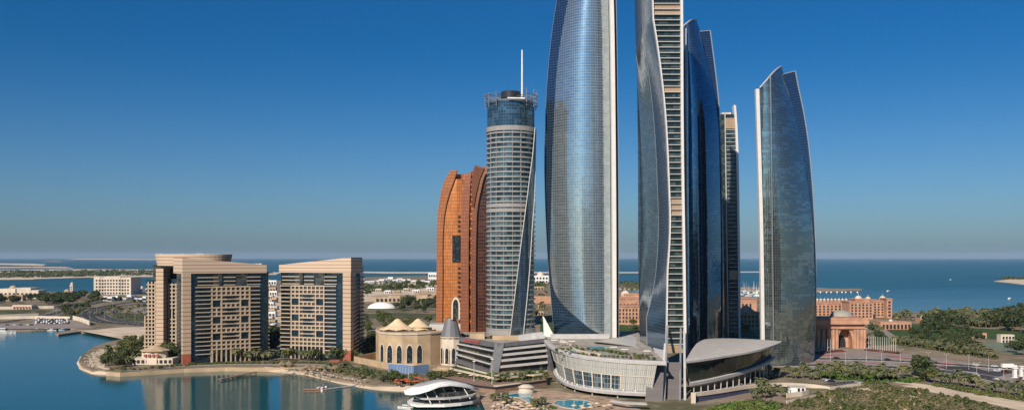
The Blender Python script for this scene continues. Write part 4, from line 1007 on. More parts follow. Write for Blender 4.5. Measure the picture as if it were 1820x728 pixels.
q = MB(); q.face([fL(0, 0, -1.5), fL(1, 0, -1.5), fL(1, 1, -1.5), fL(0, 1, -1.5)], 0, [(0, 0), (40, 0), (40, 18), (0, 18)]); q.face([fR_(0, 0, -1.5), fR_(1, 0, -1.5), fR_(1, 1, -1.5), fR_(0, 1, -1.5)], 0, [(0, 0), (38, 0), (38, 18), (0, 18)]); q.build('glazing', M['hpglass'], hp)
def framebar(f, u0, v0, u1, v1, w, h, m, name, o_=0):
    q = MB(); q.bar(f(u0, v0, o_), f(u1, v1, o_), w, h); q.build(name, M[m], hp)
framebar(fL, -.02, .92, 1.0, .92, 1.2, 3.4, 'grey', 'frame', 0); framebar(fL, .0, .03, 1.0, .03, 1.2, 3.2, 'grey', 'frame', 0)
framebar(fL, .0, 0, .0, 1, 1.6, 1.6, 'grey', 'frame'); framebar(fL, .965, 0, .965, 1, 3.6, 1.6, 'grey', 'frame', .2)
framebar(fR_, .03, 0, .03, 1, 3.4, 1.6, 'grey', 'frame', .2)
framebar(fR_, .0, .93, 1, .93, 1.6, 2.6, 'grey', 'frame')
for v in (.28, .50, .72):
    framebar(fL, .02, v, .93, v, 1.6, .8, 'lgrey', 'terrace_band', .6)
    framebar(fL, .02, v-.06, .93, v-.06, 1.8, .4, 'dark', 'terrace_soffit', .3)
for v in (.22, .42, .60, .78):
    framebar(fR_, .08, v, 1, v, 2.0, 1.5, 'lgrey', 'terrace_band', .6)
top = [Vector(TL), Vector(TR), Vector(RTR), Vector((X(972, 700), 700, 0)), Vector((X(814, 700), 700, 0))]
q = MB(); q.prism([(p.x, p.y) for p in top], 2, zt+.4); q.v = q.v
q2 = MB(); q2.face([(p.x, p.y, zt+.6) for p in top]); q2.build('roof_terrace', M['deck'], hp)
q = MB(); ins = [Vector((p.x, p.y+3.5, 0)) for p in top[:3]]+[top[3], top[4]]
q.prism([(p.x, p.y) for p in ins], 2, zt+.3); q.build('body', M['dkglass'], hp)
q = MB(); q.grid([[fR_(.45, .88, -2), fR_(.8, .93, -2), fR_(1, .93, -2)], [fR_(.42, 1.18, -5), fR_(.8, 1.2, -6), fR_(1, 1.2, -7)], [fR_(.5, 1.2, -9), fR_(.8, 1.22, -10), fR_(1, 1.22, -11)]]); q.build('sloping_roof', M['lgrey'], hp)
q = MB(); q.prism([(X(836, 650), 640), (X(862, 650), 640), (X(862, 650), 655), (X(836, 650), 655)], zt+.5, zt+4.4); q.build('roof_pavilion', M['beige'], hp)
q = MB(); q.box((X(905, 640), 636, zt+.5), (24, 6, 3.0)); q.build('roof_pavilion', M['beige'], hp)
# lettering
def lettering(txt, size, parent, loc, rot, m, name='sign_lettering', ext=.08):
    cu = bpy.data.curves.new(name, 'FONT'); cu.body = txt; cu.size = size; cu.extrude = ext; cu.offset = .03
    tmp = bpy.data.objects.new('tmp_text', cu); COL.objects.link(tmp); bpy.context.view_layer.update()
    me = bpy.data.meshes.new_from_object(tmp); bpy.data.objects.remove(tmp); bpy.data.curves.remove(cu); me.materials.clear(); me.materials.append(m)
    o = bpy.data.objects.new(name, me); COL.objects.link(o); o.parent = parent
    o.location = Vector(loc)-(origin(parent) if parent else Vector((0, 0, 0))); o.rotation_euler = rot; return o
M['signred'] = mat('red_sign_letters', (.55, .09, .09), .5, var=.05)
a, b_ = Vector(fL(.17, .86, .9)), Vector(fL(.55, .86, .9))
d = b_-a
lettering('GRAND HYATT', 2.9, hp, a, (R(90), -math.asin(d.z/d.length), math.atan2(d.y, d.x)), M['signred'])
# decks and steps in front of the podium
def terrace(name, lab, pts, z, m, cat, h=1.2, par='cream'):
    t = thing(name, lab, cat, (*G(*pts[0], z)[:2], LZ)); w = [G(x, y, z)[:2] for x, y in pts]; q = MB(); q.prism(w, LZ-.2, z); q.build('floor', M[m], t)
    q = MB()
    for a, b_ in zip(w, w[1:]+w[:1]): q.bar((*a, z+h/2-.3), (*b_, z+h/2-.3), .4, h)
    q.build('parapet', M[par], t); return t
terrace('waterside_terrace', 'brown waterside restaurant terrace with dark parapets under the grey podium', [(770, 668), (800, 663), (880, 676), (972, 668), (972, 677), (880, 690), (845, 686)], 4.6, 'wood', 'terrace', par='dark')
terrace('waterside_terrace', 'upper planted terrace strip against the base of the grey podium', [(812, 650), (880, 668), (972, 660), (972, 664), (880, 673), (800, 655)], 6.5, 'grass', 'terrace')
for (x, y) in ((842.5, 0), (874.5, 0)):
    pass
# ================================================================ white roofed pavilion on the water
yc = thing('waterfront_pavilion', 'pavilion on the water with swooping white oval roof and slanting struts', 'pavilion', (X(785, 482), 486, 0))
outl = [(718, 693, 472), (726, 688, 480), (740, 682, 492), (758, 677, 500), (775, 673.5, 505), (792, 673.5, 505), (812, 677, 502), (832, 684, 497), (852, 690, 490),
        (840, 687.5, 482), (820, 683.5, 474), (800, 681.5, 469), (780, 684, 465), (762, 691, 463), (745, 696, 463), (730, 698, 465), (720, 697, 468)]
O = [Vector(P(*p)) for p in outl]
I = [(735, 689, 476), (742, 685.5, 484), (755, 681, 490), (768, 677, 495), (780, 675.5, 497), (792, 675.5, 497), (808, 678, 495), (822, 682, 491), (836, 686, 486),
     (828, 684.5, 481), (812, 681, 477), (797, 679.5, 474), (782, 680.5, 472), (766, 684.5, 470), (750, 688.5, 470), (740, 690, 471), (735, 690, 473)]
I = [Vector(P(*p))+Vector((0, 0, .7)) for p in I]
q = MB(); q.grid([[tuple(p+Vector((0, 0, -1.0))) for p in O+O[:1]], [tuple(p) for p in O+O[:1]], [tuple(p+Vector((0, 0, .25))) for p in I+I[:1]]]); q.build('roof_rim', M['white'], yc, True)
n = len(I); q = MB(); top_, bot_ = I[:9], [I[0]]+I[:8:-1]
rows = []
for k in range(6): rows.append([tuple(a.lerp(b_, k/5)+Vector((0, 0, .5*math.sin(math.pi*k/5)))) for a, b_ in zip(top_, bot_)])
q.grid(rows); q.build('roof_membrane', M['lgrey'], yc, True)
def deckring(z, y0, sc_, m, name, th_=1.0, x0=742, x1=850):
    ol = [(x0, 478), (x0+6, 469), (x0+18, 465), (790, 465.5), (820, 470), (840, 476), (x1, 484), (x1-4, 492), (820, 500), (780, 502), (x0+14, 494)]
    pts = [(X(x, D), D) for x, D in ol]; q = MB(); q.prism(pts, z, z+th_); return q.build(name, M[m], yc)
deckring(1.6, 0, 1, 'white', 'lower_deck', 1.3, 724, 850); deckring(5.4, 0, 1, 'lgrey', 'upper_deck', .8, 736, 848)
def inner(z0, z1, m, name, x0=742, x1=842):
    ol = [(x0, 480), (x0+8, 472), (x0+20, 468.5), (790, 469), (818, 473), (836, 479), (x1, 486), (820, 496), (780, 498), (x0+14, 490)]
    q = MB(); q.prism([(X(x, D), D) for x, D in ol], z0, z1); return q.build(name, M[m], yc)
inner(2.9, 5.4, 'dkglass', 'lower_glazing', 735, 846); inner(6.2, 8.6, 'winglass', 'upper_glazing', 740, 838)
for x in (756, 772, 790, 808, 826):
    q = MB(); q.bar(P(x+10, 716-(x-756)*.12, 465+(x-756)*.13), P(x-3, 690-(x-756)*.04, 468+(x-756)*.13), .35); q.build('strut', M['white'], yc)
for x in (745, 760, 780, 800, 820, 836):
    q = MB(); D = 470 if x < 800 else 476; q.box((X(x, D), D+1, -2), (.5, .5, 3.7)); q.build('pile', M['cream'], yc)
q = MB(); w = [G(852, 700, LZ), G(862, 706, LZ)]
o = slope('quay', [(846, 697), (870, 697), (905, 701)], [(850, 704), (868, 703), (905, 703)], 'pave') if False else None

# ================================================================ roads, lawns, paving
def ribbon(name, pts, w, m, lift=.06, kind='structure', z=LZ, n=40, parent=None, label=None, cat=None, h=0, group=None):
    V = resample([Vector(G(x, y, z)) for x, y in pts], n); L_, R_ = [], []
    for i, p in enumerate(V):
        d = (V[min(i+1, n)]-V[max(i-1, 0)]); d.z = 0; d.normalize(); s_ = Vector((-d.y, d.x, 0))*(w/2)
        L_.append(tuple(p+s_+Vector((0, 0, lift)))); R_.append(tuple(p-s_+Vector((0, 0, lift))))
    q = MB()
    if h:
        up = lambda a: [(x, y, zz+h) for x, y, zz in a]
        q.grid([L_, up(L_), up(R_), R_])
    else: q.grid([R_, L_])
    o = q.build(name, M[m], parent); tag(o, label, cat, group, None if label else kind); return V
def dashes(V, w=.3, lift=.13, off_=0, step=2, m='paint'):
    q = MB()
    for i in range(1, len(V)-1, step):
        a, b_ = V[i], V[i+1]; d = (b_-a); d.z = 0; d.normalize(); s_ = Vector((-d.y, d.x, 0)); a = a+s_*off_; b2 = a+(b_-V[i])*.6
        q.face([tuple(a-s_*w/2+Vector((0, 0, lift))), tuple(b2-s_*w/2+Vector((0, 0, lift))), tuple(b2+s_*w/2+Vector((0, 0, lift))), tuple(a+s_*w/2+Vector((0, 0, lift)))])
    o = q.build('lane_marking', M[m]); tag(o, kind='structure')
def road(pts, w, n=60, kerb=True):
    V = ribbon('road', pts, w, 'asphalt', .08, n=n)
    dashes(V, .35, .10, -w/6); dashes(V, .35, .10, w/6, 2); dashes(V, .3, .10, w/2-.6, 1); dashes(V, .3, .10, -w/2+.6, 1)
    if kerb:
        for sg in (-1, 1):
            q = MB(); rows = []
            a_, b_, c_, d_ = [], [], [], []
            for i, p in enumerate(V):
                d = (V[min(i+1, len(V)-1)]-V[max(i-1, 0)]); d.z = 0; d.normalize(); s_ = Vector((-d.y, d.x, 0))*sg
                for l, o_, zz in ((a_, w/2, 0), (b_, w/2, .18), (c_, w/2+.8, .18), (d_, w/2+.8, 0)): p2 = p+s_*o_; l.append((p2.x, p2.y, LZ+zz))
            q.grid([a_, b_, c_, d_]); tag(q.build('kerb', M['kerb']), kind='structure')
    return V
sheet('plaza', [(1440, 619), (1500, 619), (1545, 620), (1600, 626), (1700, 640), (1760, 648), (1790, 662), (1700, 668), (1600, 664), (1440, 658)], 'pave', lift=.03)
ra = road([(1330, 637), (1400, 636.5), (1480, 637), (1560, 639), (1640, 643), (1700, 647.5), (1760, 651.5), (1830, 656), (1960, 664)], 13)
rb = road([(1330, 649), (1400, 648), (1480, 648.5), (1560, 650.5), (1630, 654.5), (1690, 660), (1740, 667), (1785, 677), (1830, 690), (1880, 705)], 15)
rc = ribbon('road', [(1690, 650), (1710, 655), (1735, 662), (1760, 668)], 24, 'asphalt', .09)
re = ribbon('road', [(1745, 668), (1765, 662), (1790, 660), (1830, 661), (1900, 664)], 12, 'asphalt', .10)
rd = road([(1474, 683), (1500, 679), (1530, 677), (1560, 672), (1545, 667), (1500, 664), (1440, 662)], 9, kerb=False)
# zebra stripes
q = MB()
for k in range(11):
    x = 1698+k*3.6; a = Vector(G(x, 658+k*.35, LZ+.14)); q.face([(a.x, a.y-2.2, a.z), (a.x+.7, a.y-2.2, a.z), (a.x+.7, a.y+2.2, a.z), (a.x, a.y+2.2, a.z)])
tag(q.build('zebra_crossing', M['paint']), kind='structure')
for pts, w in (([(1450, 631.5), (1475, 630.5), (1500, 630)], 3), ([(1450, 642.3), (1500, 643), (1560, 645)], 2), ([(1575, 631.5), (1620, 637), (1660, 642.5), (1695, 646.5)], 4), ([(1600, 645.5), (1640, 648), (1680, 652)], 1.6)):
    ribbon('flower_bed', pts, w, 'red', .14, kind='stuff')
M['hedge'] = mat('dark_red_hedge', (.13, .035, .025), .95, var=.3, scale=.6)
for pts, w, lab in (([(1453, 628), (1475, 624.5), (1500, 624)], 7, 'dark red clipped hedge bed left of the palace gate forecourt'), ([(1540, 622), (1570, 625), (1598, 628)], 6, 'dark red clipped hedge bed under the row of flagpoles')):
    ribbon('hedge', pts, w, 'hedge', 0, label=lab, cat='hedge', h=1.2, n=12)
sheet('lawn', [(1462, 662), (1500, 655), (1545, 661), (1562, 668), (1530, 674), (1490, 675), (1455, 671)], 'grass', lift=.05)
sheet('lawn', [(1552, 577), (1600, 574), (1680, 577), (1740, 583), (1830, 586), (1900, 590), (1900, 604), (1740, 602), (1690, 600), (1640, 604), (1600, 611), (1556, 614)], 'grass', lift=.03)
sheet('sports_field', [(1733, 608), (1790, 605), (1850, 606), (1870, 632), (1800, 630)], mat('pale_turf', (.17, .21, .15), .9, var=.1, scale=.1), lift=.05)
sheet('lawn', [(1600, 604), (1690, 600), (1735, 604), (1738, 632), (1690, 627), (1640, 618), (1600, 611)], 'olive', lift=.04)
sheet('beach', [(210, 612), (230, 612), (215, 625), (190, 640), (185, 652), (215, 657), (185, 656), (162, 649), (158, 641), (166, 630), (182, 620)], 'sand', lift=.12)
sheet('path', [(1560, 583), (1572, 583), (1600, 603), (1588, 606)], 'pave', lift=.06)
sheet('path', [(1640, 573), (1668, 566), (1676, 567), (1650, 578)], 'pave', lift=.06)
ribbon('sand_track', [(1590, 678), (1612, 680), (1648, 685), (1680, 692), (1709, 700), (1760, 709), (1830, 722), (1900, 735)], 9, 'sand', .10, n=40)
sheet('sand_patch', [(1600, 684), (1650, 684), (1700, 694), (1780, 706), (1830, 716), (1830, 732), (1740, 712), (1660, 697)], 'sand', lift=.04)
sheet('plaza', [(1772, 670), (1790, 664), (1830, 663), (1900, 668), (1900, 690), (1830, 684), (1790, 679)], 'pave', lift=.14)
sheet('flower_bed', [(1800, 672), (1830, 668), (1860, 675), (1830, 681)], 'hedge', lift=.2, kind='stuff')
for k, (x, y) in enumerate(((1803.5, 671), (1815, 668), (1822, 674))):
    c = G(x, y, LZ); t = thing('monument_pillar', ['leftmost of the pale roundabout pillars with flared top', 'tall pale roundabout pillar with flared top behind the others', 'pale roundabout pillar at the right edge of the picture'][k], 'pillar', c, group='pillars on the roundabout')
    q = MB(); q.box(c, (2.0, 2.0, 6.2)); q.build('shaft', M['white'], t); q = MB(); q.box((c[0], c[1], c[2]+6.2), (3.2, 3.2, .6)); q.box((c[0], c[1], c[2]), (3, 3, .5), 0); q.build('capital', M['white'], t)
# left side roads and lawns
for pts, w in (([(275, 579.5), (254, 577), (215, 574.5), (181, 571.5), (163, 566), (155, 559), (158, 553), (172, 547.5), (192, 542.5), (225, 538), (270, 533)], 17),
               ([(275, 575), (240, 573), (206, 569), (186, 563), (177, 557), (181, 551.5), (195, 546.5), (225, 542), (270, 537)], 14),
               ([(-40, 577), (0, 573.5), (41, 567), (69, 563.5), (99, 556), (142, 544.5), (181, 535.5), (231, 531), (280, 528)], 15),
               ([(275, 568), (240, 566), (215, 561), (204, 556), (206, 551), (225, 547)], 9)):
    V = ribbon('road', pts, w, 'asphalt', .08, n=60); dashes(V, .6, .1, w/2-.5, 1, 'kerb'); dashes(V, .6, .1, -w/2+.5, 1, 'kerb'); dashes(V, .5, .1, 0, 2)
for k, (pts, h, w) in enumerate((([(-20, 567), (68, 565.5), (125, 567)], 3.6, 1.2), ([(130, 567.5), (145, 571), (160, 577.5)], 5, 1.2), ([(-20, 549.5), (40, 548.5), (96, 547.5)], 4, 2), ([(-20, 563.5), (30, 561.5), (68, 560)], 3, 3), ([(96, 547), (150, 539), (184, 530)], 3, 1.2))):
    ribbon('boundary_wall', pts, w, 'cream', 0, label=['long cream wall behind the waterfront car park', 'cream wall sloping down to the beach corner by the highway', 'long cream wall at the back of the left lawn', 'stepped cream wall in front of the left lawn', 'far cream wall running to the white villas'][k], cat='wall', h=h, n=10)
sheet('lawn', [(-60, 552), (70, 550), (95, 551), (70, 559), (-60, 562)], 'olive', lift=.06)
sheet('lawn', [(205, 570), (200, 561), (212, 556), (240, 553), (275, 556), (275, 571)], 'olive', lift=.05)
sheet('lawn', [(100, 562), (150, 545), (150, 566), (120, 568)], 'olive', lift=.05)
sheet('car_park', [(225, 556), (240, 546), (275, 543), (275, 557)], 'pave', lift=.06)
sheet('car_park', [(55, 581), (60, 569.5), (125, 569), (150, 575), (150, 580.5)], 'pave', lift=.06)
sheet('quay', [(-60, 576), (60, 573), (150, 577), (168, 582), (130, 583), (-60, 584.5)], 'pave', lift=.03)
# middle lawns
sheet('lawn', [(640, 558), (700, 555), (780, 557), (780, 564), (720, 566), (640, 565)], 'olive', lift=.05)
sheet('sand_lot', [(640, 505), (780, 502), (780, 530), (640, 536)], 'sand', lift=.03)
sheet('sand_lot', [(470, 520), (500, 520), (500, 575), (470, 575)], 'sand', lift=.03)
sheet('lawn', [(655, 545), (720, 546), (780, 540), (780, 546), (720, 551), (655, 550)], 'olive', lift=.06)
sheet('lawn', [(612, 652), (650, 652), (700, 662), (740, 668), (720, 678), (680, 672), (640, 664)], 'grass', lift=.06)
sheet('lawn', [(960, 560), (1140, 580), (1330, 582), (1350, 600), (1140, 598), (960, 590)], 'grass', lift=.05)
sheet('pool', [(1100, 519), (1135, 519), (1135, 515), (1110, 515)], 'pool', lift=.2)
sheet('beach', [(1080, 514), (1140, 515), (1140, 512), (1080, 511)], 'sand', lift=.1)
# pool deck at the bottom centre
sheet('pool_deck', [(852, 706), (870, 694), (905, 690), (965, 690), (1010, 697), (1060, 703), (1090, 708), (1160, 735), (868, 740)], mat('pool_deck_paving', (.42, .30, .21), .9, var=.2, scale=.25), lift=.04)
for pts, lab in (([(897, 700.5), (920, 697.5), (945, 698), (941, 703.5), (954, 709), (956, 712.5), (938, 714.5), (926, 706), (905, 704)], 'irregular blue swimming pool next to the round pool bar'), ([(983, 716), (990, 711), (1015, 709), (1040, 710), (1056, 715), (1048, 722), (1025, 726), (1000, 723)], 'larger oval blue swimming pool under the curved podium')):
    w = [G(x, y, LZ+.25) for x, y in pts]; q = MB(); q.prism([p[:2] for p in w], LZ-.5, LZ+.22); o = q.build_at('swimming_pool', M['pool'], w[0]); tag(o, lab, 'swimming pool', 'poolside pools')
    e = MB()
    for a, b_ in zip(w, w[1:]+w[:1]): e.bar((a[0], a[1], LZ+.2), (b_[0], b_[1], LZ+.2), .6, .3)
    eo = bpy.data.objects.new('pool_edge', e.mesh('pool_edge', M['cream'], w[0])); COL.objects.link(eo); eo.parent = o
pb = thing('pool_bar', 'round cream pool bar beside the smaller swimming pool', 'bar', G(935, 698, LZ)); c = G(935, 697, LZ)
q = MB(); q.lathe(c, [(4.6, 0), (4.6, 1.2), (4.2, 1.4), (4.0, 3.0), (4.8, 3.3), (2.5, 4.6), (0, 4.9)], 20); q.build('wall', M['cream'], pb)
pg = thing('pergola', 'long flat pale pergola behind the smaller swimming pool', 'pergola', G(905, 694, LZ)); a, b_ = G(880, 695, LZ), G(925, 690, LZ)
q = MB(); q.bar((a[0], a[1], 5.2), (b_[0], b_[1], 5.2), 4, .4); q.build('roof', M['cream'], pg)
for t in (0, .25, .5, .75, 1): q = MB(); q.box((lerp(a[0], b_[0], t), lerp(a[1], b_[1], t)-1.6, LZ), (.3, .3, 3.1)); q.build('post', M['cream'], pg)

# ================================================================ red sandstone palace and gate
def windows(parent, c, rz, w, h, nx, nz, L_, z0, dz, mk='dark', arch_=False, name='window'):
    """nx by nz windows on a wall of length L_ centred at c, heading rz"""
    q = MB(); q.box((0, 0, 0), (w, .5, h)); me = q.mesh(name, M[mk]); co, si = math.cos(rz), math.sin(rz)
    for i in range(nx):
        for k in range(nz):
            s_ = (i+.5)/nx*L_-L_/2; inst(name, me, parent, (c[0]+co*s_, c[1]+si*s_, z0+k*dz), rz)
gate = thing('palace_gate', 'monumental red sandstone gate with tall pointed archway and thick cornice', 'gate', (X(1495, 765), 770, LZ))
gx0, gx1, D = X(1450, 762), X(1537, 762), 762
gw = gx1-gx0; gc = (gx0+gx1)/2; ax = X(1502, 762)
zt = Z(566, 762)
q = MB()   # front wall with the archway cut out: jambs, spandrels
aw = 13.0; A = arch_pts(aw, 17.5, 8)
L_ = [( gx0-ax, 0), (gx0-ax, zt-LZ), (gx1-ax, zt-LZ), (gx1-ax, 0)]
def gp3(x, z, y=D): return (ax+x, y, LZ+z)
topz = zt-LZ
left = [p for p in A if p[0] <= 0][::-1]; right = [p for p in A if p[0] >= 0]
right = [A[1], A[2]]+[p for p in A[3:9]]; 
apex = A[10-0] if False else max(A, key=lambda p: p[1])
r_ = [p for p in A[1:] if p[0] >= -1e-6]; r_ = r_[:r_.index(apex)+1]
l_ = [(-x, z) for x, z in r_]
for side, pts in ((1, r_), (-1, l_)):
    e = (gx1-ax) if side > 0 else (gx0-ax)
    for a, b_ in zip(pts, pts[1:]):
        q.face([gp3(a[0], a[1]), gp3(e, a[1]), gp3(e, b_[1]), gp3(b_[0], b_[1])]); q.face([gp3(a[0], a[1]), gp3(b_[0], b_[1]), gp3(b_[0], b_[1], D+14), gp3(a[0], a[1], D+14)])
    q.face([gp3(0, apex[1]), gp3(e, apex[1]), gp3(e, topz), gp3(0, topz)])
q.face([gp3(gx1-ax, 0), gp3(gx1-ax, 0, D+30), gp3(gx1-ax, topz, D+30), gp3(gx1-ax, topz)]); q.face([gp3(gx0-ax, 0), gp3(gx0-ax, 0, D+30), gp3(gx0-ax, topz, D+30), gp3(gx0-ax, topz)])
q.face([gp3(gx0-ax, topz), gp3(gx1-ax, topz), gp3(gx1-ax, topz, D+30), gp3(gx0-ax, topz, D+30)])
q.face([gp3(gx0-ax, 0, D+30), gp3(gx1-ax, 0, D+30), gp3(gx1-ax, topz, D+30), gp3(gx0-ax, topz, D+30)])
q.build('wall', M['sandstone'], gate)
q = MB(); q.box((gc, D+12, zt-4.5), (gw+5, 30, 3.6)); q.build('cornice', M['sandstone'], gate)
q = MB(); q.box((gc, D+12, zt-.8), (gw+3, 28, 1.6)); q.box((gc, D+13, zt-8.5), (gw+2.4, 30, .7)); q.build('cornice', M['sandstone'], gate)
for x in (1453, 1462, 1471, 1481, 1487, 1519, 1524, 1531, 1536):
    q = MB(); q.lathe((X(x, D), D-1.0, LZ), [(1.35, 0), (1.35, zt-LZ-9)], 8); q.build('pillar', M['sandstone'], gate)
q = MB(); q.box((ax, D+10, LZ), (15, 1, 21)); q.build('inner_wall', M['sandstone'], gate)
arch(gate, (ax, D+9.4, LZ), 0, 8, 11, .8, 'sandstone', 'dark', 'inner_arch')
q = MB(); c = (X(1488, 800), 790, zt-1); q.lathe(c, [(10, 0), (10, 1), (9.6, 2.6), (8.2, 4.4), (5.6, 5.9), (2.6, 6.7), (.4, 7), (.25, 14), (0, 14.2)], 24)
M['domew'] = stripes('white_ribbed_dome', (.40, .38, .31), (.20, .22, .19), 50, .1, 2.4, .7, rough=.5)
q.build('dome', M['domew'], gate)
pal = thing('palace_hotel', 'vast red sandstone palace by the sea with small white domes on its towers', 'palace', (X(1520, 1150), 1150, LZ))
def pblock(x0, x1, D, ytop, nx, nz, dep=30, rz_=0, m='sandstone'):
    w = X(x1, D)-X(x0, D); c = ((X(x0, D)+X(x1, D))/2, D); zt = Z(ytop, D)
    q = MB(); q.box((c[0], c[1]+dep/2, LZ), (w, dep, zt-LZ)); q.build('wing', M[m], pal)
    q = MB(); q.box((c[0], c[1]+dep/2, zt), (w+1.4, dep+1.4, 1.2)); q.build('cornice', M[m], pal)
    if nx: windows(pal, (c[0], D-.1), 0, w/nx*.42, (zt-LZ)/nz*.5, nx, nz, w*.94, LZ+2.5, (zt-LZ-3)/nz)
    return c[0], zt
def smalldome(x, D, y, r):
    q = MB(); c = (X(x, D), D+8, Z(y, D)); q.lathe((c[0], c[1], c[2]-3.5), [(r*1.05, 0), (r*1.05, 3.5)], 8); q.build('turret', M['sandstone'], pal); q = MB(); q.lathe(c, [(r, 0), (r*.95, r*.35), (r*.6, r*.75), (.2, r), (.15, r*1.6), (0, r*1.7)], 12); q.build('dome', M['cream'], pal)
pblock(1445, 1512, 1160, 540, 9, 4); pblock(1510, 1552, 1120, 537, 6, 5); pblock(1551, 1585, 1150, 536, 5, 5, 60); pblock(1520, 1545, 1130, 532, 3, 1, 20)
pblock(1576, 1585.5, 1140, 531.5, 1, 5, 20)
for x, y, D, r in ((1530, 531, 1130, 4.5), (1547, 531.5, 1150, 3.6), (1573, 531, 1160, 4.2)): smalldome(x, D, y, r)
for k in range(9): smalldome(1456+k*6.5, 1180, 533-.0*k, 1.9)
# far wings seen between the towers
pal2 = thing('palace_wing', 'shaded red palace wing with arcades seen between the glass towers', 'palace', (X(1220, 1040), 1040, LZ))
_p = pal; pal = pal2
pblock(1085, 1160, 1030, 545, 12, 4); pblock(1085, 1345, 1090, 531, 36, 2, 40); pblock(1300, 1350, 960, 556, 7, 3, 30); pblock(1110, 1140, 1120, 523, 5, 2, 20)
for x, y, D, r in ((1113, 524, 1120, 6), (1330, 538, 1100, 4)): smalldome(x, D, y, r)
q = MB(); q.lathe((X(1331, 960), 972, Z(556, 960)), [(12, 0), (0, 9)], 4); q.build('pyramid_roof', M['sandstone'], pal2)
q = MB(); q.prism([(X(940, 1500), 1500), (X(985, 1500), 1500), (X(985, 1500), 1530), (X(940, 1500), 1530)], LZ, LZ+12); q.build('wing', M['sandstone'], pal2)
pal = _p
def lowbuilding(name, label, cat, x0, x1, ybase, ytop, m='cream', nx=4, nz=1, dep=None, dome=None, mw='dark', group=None, steps=None):
    D = (CAMZ-LZ)*F/(ybase-HY); w = X(x1, D)-X(x0, D); dep = dep or w*.5; zt = Z(ytop, D); cx = (X(x0, D)+X(x1, D))/2
    t = thing(name, label, cat, (cx, D, LZ), group=group)
    q = MB(); q.box((cx, D+dep/2, LZ), (w, dep, zt-LZ))
    q.build('wall', M[m], t)
    q = MB(); q.box((cx, D+dep/2, zt), (w*1.02, dep*1.02, (zt-LZ)*.06)); q.build('roof', M[m], t)
    if steps:
        for (a, b_, yt) in steps: q = MB(); q.box(((X(a, D)+X(b_, D))/2, D-1+dep/2, LZ), (X(b_, D)-X(a, D), dep, Z(yt, D)-LZ)); q.build('bay', M[m], t)
    if nx: windows(t, (cx, D-1.3), 0, w/nx*.5, (zt-LZ)/nz*.5, nx, nz, w*.95, LZ+(zt-LZ)/nz*.2, (zt-LZ)/nz*.97, mw)
    if dome:
        dx, r = dome; r = r*D/F; q = MB(); q.lathe((X(dx, D), D+dep/2, zt), [(r*1.1, 0), (r*1.1, r*.3), (r, r*.35), (r*.9, r*.75), (r*.55, r*1.1), (0.1, r*1.3), (0, r*1.45)], 20); q.build('dome', M['beige' if m == 'cream' else 'cream'], t)
    return t
lb_ = lowbuilding
lb_('grand_hotel', 'big cream hotel block with stepped bays beyond the left highway', 'hotel', 168, 232, 523, 494, 'cream', 12, 5, 50, steps=[(167, 178, 492), (186, 214, 491), (222, 233, 493)])
lb_('palace_building', 'cream palace with large dome at the far left edge', 'palace', -10, 68, 530, 516, 'cream', 10, 1, 30, dome=(15.6, 7), steps=[(0, 30, 512.5), (28, 55, 511)])
lb_('palace_annex', 'low beige annex in front of the domed palace at far left', 'building', -10, 40, 534, 524, 'beige', 6, 1, 12)
lb_('gatehouse', 'long low cream gatehouse with pinkish entrance above the left lawn', 'building', 22, 56, 549, 542, 'cream', 6, 1, 14, mw='terra')
lb_('mosque', 'small mosque with tan dome beside the slim minaret', 'mosque', 106, 124, 523, 520, 'cream', 3, 1, 20, dome=(115, 5))
mn = thing('minaret', 'slim square cream minaret rising in front of the far channel', 'minaret', G(128, 522, LZ)); c = G(128, 522, LZ)
q = MB(); q.box(c, (6.2, 6.2, 19)); q.box((c[0], c[1], c[2]+19), (7.4, 7.4, 1)); q.build('shaft', M['cream'], mn); q = MB(); q.lathe((c[0], c[1], c[2]+20), [(2.8, 0), (2.8, 3), (1.6, 4.6), (0, 5.6)], 8); q.build('top', M['cream'], mn)
windows(mn, (c[0], c[1]-3.1), 0, 1.2, 2.4, 2, 4, 4, c[2]+2, 4)
rnd = random.Random(5)
for k in range(12):
    x0 = 183+k*7; y = 531+rnd.random()*3; h = 4+rnd.random()*5
    if 176 < x0 < 268: lb_('white_villa', 'white villa in the cluster below the big cream hotel', 'villa', x0, x0+5+rnd.random()*4, y+1, y+1-h, 'white', 3, 1, 14, group='white villas left of the striped hotel')
for k in range(5):
    lb_('white_villa', 'distant white villa by the channel right of the cream hotel', 'villa', 236+k*9, 243+k*9, 519+k % 2, 510+(k % 3)*1.5, 'white', 3, 1, 20, dome=(240+k*9, 2.5) if k == 1 else None, group='white villas by the channel')
rnd = random.Random(9)
for k in range(17):
    x0 = 640+k*8.2; y = 500+rnd.random()*4; h = 4+rnd.random()*6
    lb_('white_mansion', 'distant white mansion on the shore left of the copper tower', 'mansion', x0, x0+6+rnd.random()*5, y, y-h, 'white', 4, 1, 40, group='white mansions on the far shore')
lb_('white_palace', 'largest distant white palace block left of the copper tower on the far shore', 'palace', 761, 778, 501, 485, 'white', 5, 2, 40)
lb_('white_palace', 'distant white domed palace seen between the round hotel and tallest glass tower', 'palace', 946, 975, 503, 490, 'white', 5, 2, 40, dome=(961, 6))
lb_('flat_building', 'long low brown institution building in the green belt left of the copper tower', 'building', 664, 790, 537, 527, 'beige', 16, 1, 60, dome=None, steps=[(690, 720, 525), (740, 760, 524)])
rnd = random.Random(77)
for k in range(16):
    x0 = 642+(k*8.3) % 130; y = 508+rnd.random()*16; lb_('garden_house', 'low sandy house in the pale quarter beyond the white tent dome', 'house', x0, x0+6+rnd.random()*9, y, y-3-rnd.random()*2.5, ('cream', 'beige', 'white')[k % 3], 3, 1, 20, group='sandy houses beyond the tent dome')
lb_('flat_building', 'second low tan building behind the long brown institution building', 'building', 735, 800, 528, 521, 'beige', 9, 1, 60)
rnd = random.Random(12)
